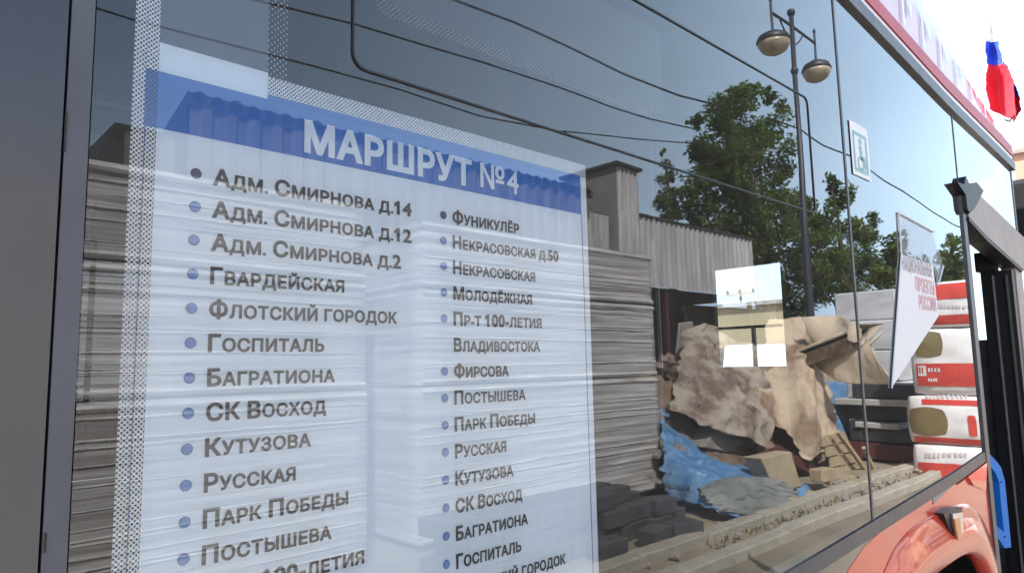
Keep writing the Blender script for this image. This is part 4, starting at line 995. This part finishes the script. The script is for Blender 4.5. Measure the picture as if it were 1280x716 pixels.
for k in range(16):
    x, y = random.uniform(1028, 1110), 0
    c = Vector((random.uniform(7.4, 9.6), -random.uniform(2.9, 3.3), .1)); bm = bx(-.09, .09, -.05, .05, -.03, .03, bevel=.006)
    bmesh.ops.transform(bm, matrix=Matrix.Translation(c) @ Matrix.Rotation(random.random()*3, 4, 'Z') @ Matrix.Rotation(random.uniform(-.3, .3), 4, 'X'), verts=bm.verts[:])
    tag(mesh_obj('wood_scrap', bm, M[('wood', 'rubble2')[k % 2]]), 'small scrap of wood or stone on the gravelly kerb edge', 'scrap', 'scraps littering the kerb edge')
# crates and pale slabs behind the cream corner
CXP = 11.6
for k, (a, b, m, lab) in enumerate([(480, 497, 'dark_crate', 'dark crate at the top of the stack right under the cream corner'), (499, 507, 'pale_crate', 'upper thin pale slab between two dark crates'), (509, 526, 'dark_crate', 'second dark crate from the top under the cream corner'), (528, 535, 'pale_crate', 'lower thin pale slab between two dark crates'), (537, 552, 'dark_crate', 'third dark crate from the top under the cream corner'), (554, 574, 'maroon', 'dark red crate low in the stack by the bags')]):
    p, q = VX(1062, a, CXP), VX(1134, b, CXP); r = VX(1090, a, CXP); s_ = VX(1090, b, CXP)
    bm = bx(CXP + random.uniform(-.12, .1), CXP+.8, q.y + random.uniform(-.10, .25), p.y + random.uniform(-.25, .12), s_.z, r.z, bevel=.012)
    bmesh.ops.transform(bm, matrix=Matrix.Translation((CXP, p.y, s_.z)) @ Matrix.Rotation(random.uniform(-.02, .02), 4, 'X') @ Matrix.Rotation(random.uniform(-.12, .12), 4, 'Z') @ Matrix.Translation((-CXP, -p.y, -s_.z)), verts=bm.verts[:])
    tag(mesh_obj('crate', bm, M[m]), lab, 'crate', 'crates stacked left of the bag pile')
    if m == 'dark_crate':
        pass
# wrapped pallet behind
pw = thing('wrapped_pallet', (13.5, -4.6, .05), 'pale grey film wrapped pallet load mirrored between the green bushes and the cream corner', 'wrapped pallet')
a, b, c = VX(1041, 364, 12.8), VX(1119, 364, 12.8), VX(1080, 520, 12.8)
zt_ = VX(1080, 363, 12.8).z; ly = 5; zb_ = .2
for i in range(ly):
    h = (zt_-zb_)/ly
    mesh_obj('pack', bx(12.8 + random.uniform(-.02, .02), 13.9, a.y, b.y + random.uniform(-.03, .03), zb_ + i*h, zb_ + (i+1)*h - .008, bevel=.022), M['pallet_wrap'], pw)
mesh_obj('pallet', bx(12.8, 13.9, a.y, b.y, .06, .19), M['wood'], pw)

# red and white bags
BX = 11.0
def bag(py0, py1, pxl, bands, label, marks):
    zt = VX(1180, py0, BX).z; zb = VX(1180, py1, BX).z; yl = VX(pxl, 480, BX).y; yr = VX(1260, 480, BX).y
    t = thing('bag_pack', (BX+.35, (yl+yr)/2, zb), label, 'bag', 'red and white bags piled by the bus front')
    bm = B(); n = 22; m = 14; yc, zc = (yl+yr)/2, (zt+zb)/2; hy, hz = abs(yr-yl)/2, (zt-zb)/2-.004
    def sp(u, v, r=4.0):     # superellipse cushion
        return (abs(u)**r, abs(v)**r)
    f = [];
    for j in range(m+1):
        row = []
        for i in range(n+1):
            u, v = -1+2*i/n, -1+2*j/m
            bulge = .07*(1-abs(u)**6)*(1-abs(v)**4) + .012*noise.noise(Vector((u*3, v*4, py0)))
            row.append(bm.verts.new((BX + .07 - bulge, yc + u*hy*(1-.04*abs(v)**4), zc + v*hz*(1-.04*abs(u)**6))))
        f.append(row)
    back = [[bm.verts.new((BX+.8, v.co.y, v.co.z)) for v in r] for r in (f[0], f[-1])]
    for a, b in zip(f, f[1:]):
        for k in range(n): bm.faces.new((a[k], a[k+1], b[k+1], b[k]))
    for k in range(n):
        bm.faces.new((f[0][k], back[0][k], back[0][k+1], f[0][k+1])); bm.faces.new((f[-1][k], f[-1][k+1], back[1][k+1], back[1][k]))
    L0 = [r[0] for r in f]; bm.faces.new(L0 + [back[1][0], back[0][0]]); L1 = [r[-1] for r in f]; bm.faces.new(L1[::-1] + [back[0][-1], back[1][-1]])
    bmesh.ops.recalc_face_normals(bm, faces=bm.faces[:])
    mesh_obj('bag', bm, M['bag_white'], t, True)
    def surf(y, z, e=.004):
        u, v = (y-yc)/hy, (z-zc)/hz; u = max(-1, min(1, u)); v = max(-1, min(1, v))
        return Vector((BX + .07 - .07*(1-abs(u)**6)*(1-abs(v)**4) - .012*noise.noise(Vector((u*3, v*4, py0))) - e, y, z))
    def patchq(name, p0, p1, q0, q1, mt, e=.004, par=t, rnd=0.0):
        A_, B_ = VX(p0, q0, BX), VX(p1, q1, BX); zt2 = VX((p0+p1)/2, q0, BX).z; zb2 = VX((p0+p1)/2, q1, BX).z
        bm = B(); nn, mm = 14, 6; g = []
        for j in range(mm+1):
            row = []
            for i in range(nn+1):
                s_, w = -1+2*i/nn, -1+2*j/mm
                if rnd:
                    k = rnd; s2 = s_*(1-k*.5*w*w*0.5); w2 = w*(1-k*.5*s_*s_*.6)
                else: s2, w2 = s_, w
                row.append(bm.verts.new(surf((A_.y+B_.y)/2 + s2*(B_.y-A_.y)/2, (zt2+zb2)/2 + w2*(zt2-zb2)/2, e)))
            g.append(row)
        for a, b in zip(g, g[1:]):
            for k in range(nn): bm.faces.new((a[k], a[k+1], b[k+1], b[k]))
        return mesh_obj(name, bm, M[mt], par, True)
    for nm, p0, p1, q0, q1, mt, rnd in bands:
        b_ = patchq(nm, p0, p1, q0, q1, mt, .006 if mt != 'bag_white' else .010, rnd=rnd)
    for (p0, p1, q0, q1, cnt, mt) in marks:
        random.seed(int(p0+q0))
        bmm = B(); w = (p1-p0)/cnt
        for k in range(cnt):
            a0, a1 = p0 + k*w, p0 + (k+random.uniform(.55, .8))*w
            A_, B_ = VX(a0, q0, BX), VX(a1, q1, BX); z0_, z1_ = VX((a0+a1)/2, q0, BX).z, VX((a0+a1)/2, q1, BX).z
            bmm.faces.new([bmm.verts.new(surf(y, z, .012)) for y, z in ((A_.y, z0_), (B_.y, z0_), (B_.y, z1_), (A_.y, z1_))])
        mesh_obj('print_marks', bmm, M[mt], t)
    return t
bag(351, 409, 1171-13, [('red_band', 1160, 1250, 352, 372, 'bag_red', 0), ('red_band', 1160, 1250, 392, 404, 'bag_red', 0)], 'topmost bag of the pile, red shoulder and a thin red stripe', [(1172, 1215, 381, 385, 9, 'grey_ink')])
bag(410, 494, 1143-6, [('olive_window', 1138, 1181, 414, 447, 'bag_olive', .6), ('red_band', 1142, 1250, 454, 483, 'bag_red', 0), ('white_badge', 1145, 1158, 457, 470, 'bag_white', 0)], 'second bag from the top, with a wide red band and olive window', [(1147, 1155, 459, 467, 2, 'bag_red'), (1160, 1178, 460, 465, 4, 'bag_white'), (1160, 1174, 473, 477, 4, 'bag_white')])
bag(495, 556, 1128, [('red_band', 1150, 1250, 500, 507, 'bag_red', 0), ('olive_window', 1132, 1187, 509, 545, 'bag_olive', .6), ('red_band', 1140, 1250, 548, 556, 'bag_red', 0), ('red_badge', 1208, 1222, 519, 545, 'bag_red', .3)], 'third bag from the top with a whole olive window and a small red badge', [(1155, 1210, 494, 498, 10, 'grey_ink')])
bag(557, 612, 1130, [('red_band', 1143, 1250, 580, 606, 'bag_red', .2)], 'bottom bag of the pile, dark red patch low on its front', [(1155, 1210, 566, 571, 9, 'grey_ink')])

# ------------------------------------------------------------------ ahead of the bus, seen through the windscreen
bw = thing('ochre_building', (30, 14, 0), 'low ochre rendered building seen through the windscreen', 'building')
zt2 = FX(930, 383, 30).z
mesh_obj('wall', bx(30, 36, 9.2, 30, 0, zt2), M['ochre_wall'], bw)
mesh_obj('roof', bx(29.8, 36.2, 9.0, 30.2, zt2+.002, zt2+.18), M['rubble2'], bw)
for i in range(6): mesh_obj('window', bx(29.96, 30.02, 10+i*3.2, 11.4+i*3.2, 1.2, 2.3), M['car_glass'], bw)
pe = thing('peach_building', (40, 2, 0), 'peach rendered building beyond the bus mirror', 'building')
pq = FX(1266, 194, 40)
mesh_obj('wall', bx(40, 46, -1.0, pq.y, 0, pq.z), M['peach_wall'], pe)
mesh_obj('roof', bx(39.8, 46.2, -1.2, pq.y+.2, pq.z+.002, pq.z+.2), M['rubble2'], pe)
for i in range(2):
    for z in (4.0, 7.0, 10): mesh_obj('window', bx(39.97, 40.03, .2+i*2.6, 1.4+i*2.6, z, z+1.5), M['car_glass'], pe)
up = thing('utility_pole', (33, FX(925, 370, 33).y, 0), 'thin utility pole with a crossarm standing behind the ochre building', 'pole')
p = FX(925, 362, 37); up.location = (37, p.y, 0)
mesh_obj('pole', tube(B(), [(37, p.y, 0), (37, p.y, p.z)], .08, 6), M['wood'], up)
mesh_obj('crossarm', bx(36.95, 37.05, p.y-.9, p.y+.9, p.z-.3, p.z-.2), M['wood'], up)
for k in (-.8, 0.05, .8): mesh_obj('insulator', lathe(B(), [(.06, 0), (.10, .1), (.04, .22)], (37, p.y+k, p.z-.2), 8), M['grey_trim'], up)
def car(loc, rot, paint, label, van=False):
    t = thing('parked_car', (0, 0, 0), label, 'car', 'cars parked ahead of the bus')
    if van: prof = [(-2.3, .45), (-2.3, 1.95), (1.2, 2.05), (1.8, 1.25), (2.3, 1.1), (2.35, .45)]; win = [(.1, 1.2), (.1, 1.8), (1.15, 1.85), (1.6, 1.25)]
    else: prof = [(-2.1, .4), (-2.15, .95), (-1.7, 1.05), (-1.1, 1.45), (.3, 1.47), (1.0, 1.02), (2.0, .85), (2.1, .4)]; win = [(-1.45, 1.02), (-1.0, 1.38), (.25, 1.4), (.8, 1.02)]
    w = .85; o = mesh_obj('body', prism(B(), prof, -w, w), M[paint], t); bv = o.modifiers.new('bevel', 'BEVEL'); bv.width = .06; bv.segments = 2
    for s_ in (-1, 1): mesh_obj('window', prism(B(), win, s_*w, s_*(w+.012)), M['car_glass'], t)
    wx = (1.16, 1.23, 1.74, 1.98) if van else (.36, .98, 1.03, 1.42)
    bm = B(); bm.faces.new([bm.verts.new(v) for v in ((wx[0 if not van else 0]+.06+(.0 if van else 0), -.7, wx[3]), (wx[0]+.06, .7, wx[3]), (wx[2]+.03 if van else wx[1]+.03, .75, wx[1] if van else wx[2]), (wx[2]+.03 if van else wx[1]+.03, -.75, wx[1] if van else wx[2]))])
    mesh_obj('windscreen', bm, M['car_glass'], t)
    for x in (-1.35, 1.35):
        for s_ in (-1, 1):
            wh = mesh_obj('wheel', lathe(B(), [(.2, -.11), (.33, -.1), (.33, .1), (.2, .11)], (x, s_*.78, .33), 16, 'Y'), M['rubber'], t, True)
            mesh_obj('rim', lathe(B(), [(.19, -.115), (.19, .115)], (x, s_*.78, .33), 12, 'Y'), M['chrome'], wh)
    for s_ in (-1, 1): mesh_obj('headlight', bx(prof[-1][0]-.12, prof[-1][0]+.01, s_*.72-.12, s_*.72+.12, .62, .76), M['chrome'], t)
    t.location = loc; t.rotation_euler = (0, 0, rot)
q = FX(958, 430, 17); car((q.x, q.y, 0), R_(200), 'car_white', 'white van seen through the windscreen on the right of the opening', True)
q = FX(905, 445, 19); car((q.x, q.y, 0), R_(250), 'car_white', 'white car seen through the windscreen on the left of the opening')
q = FX(930, 445, 24); car((q.x, q.y, 0), R_(180), 'car_blue', 'pale blue car seen through the windscreen between the white ones')

S.render.engine = 'CYCLES'
S.cycles.max_bounces = 10; S.cycles.transparent_max_bounces = 16; S.cycles.glossy_bounces = 4
print('objects', len(bpy.data.objects))
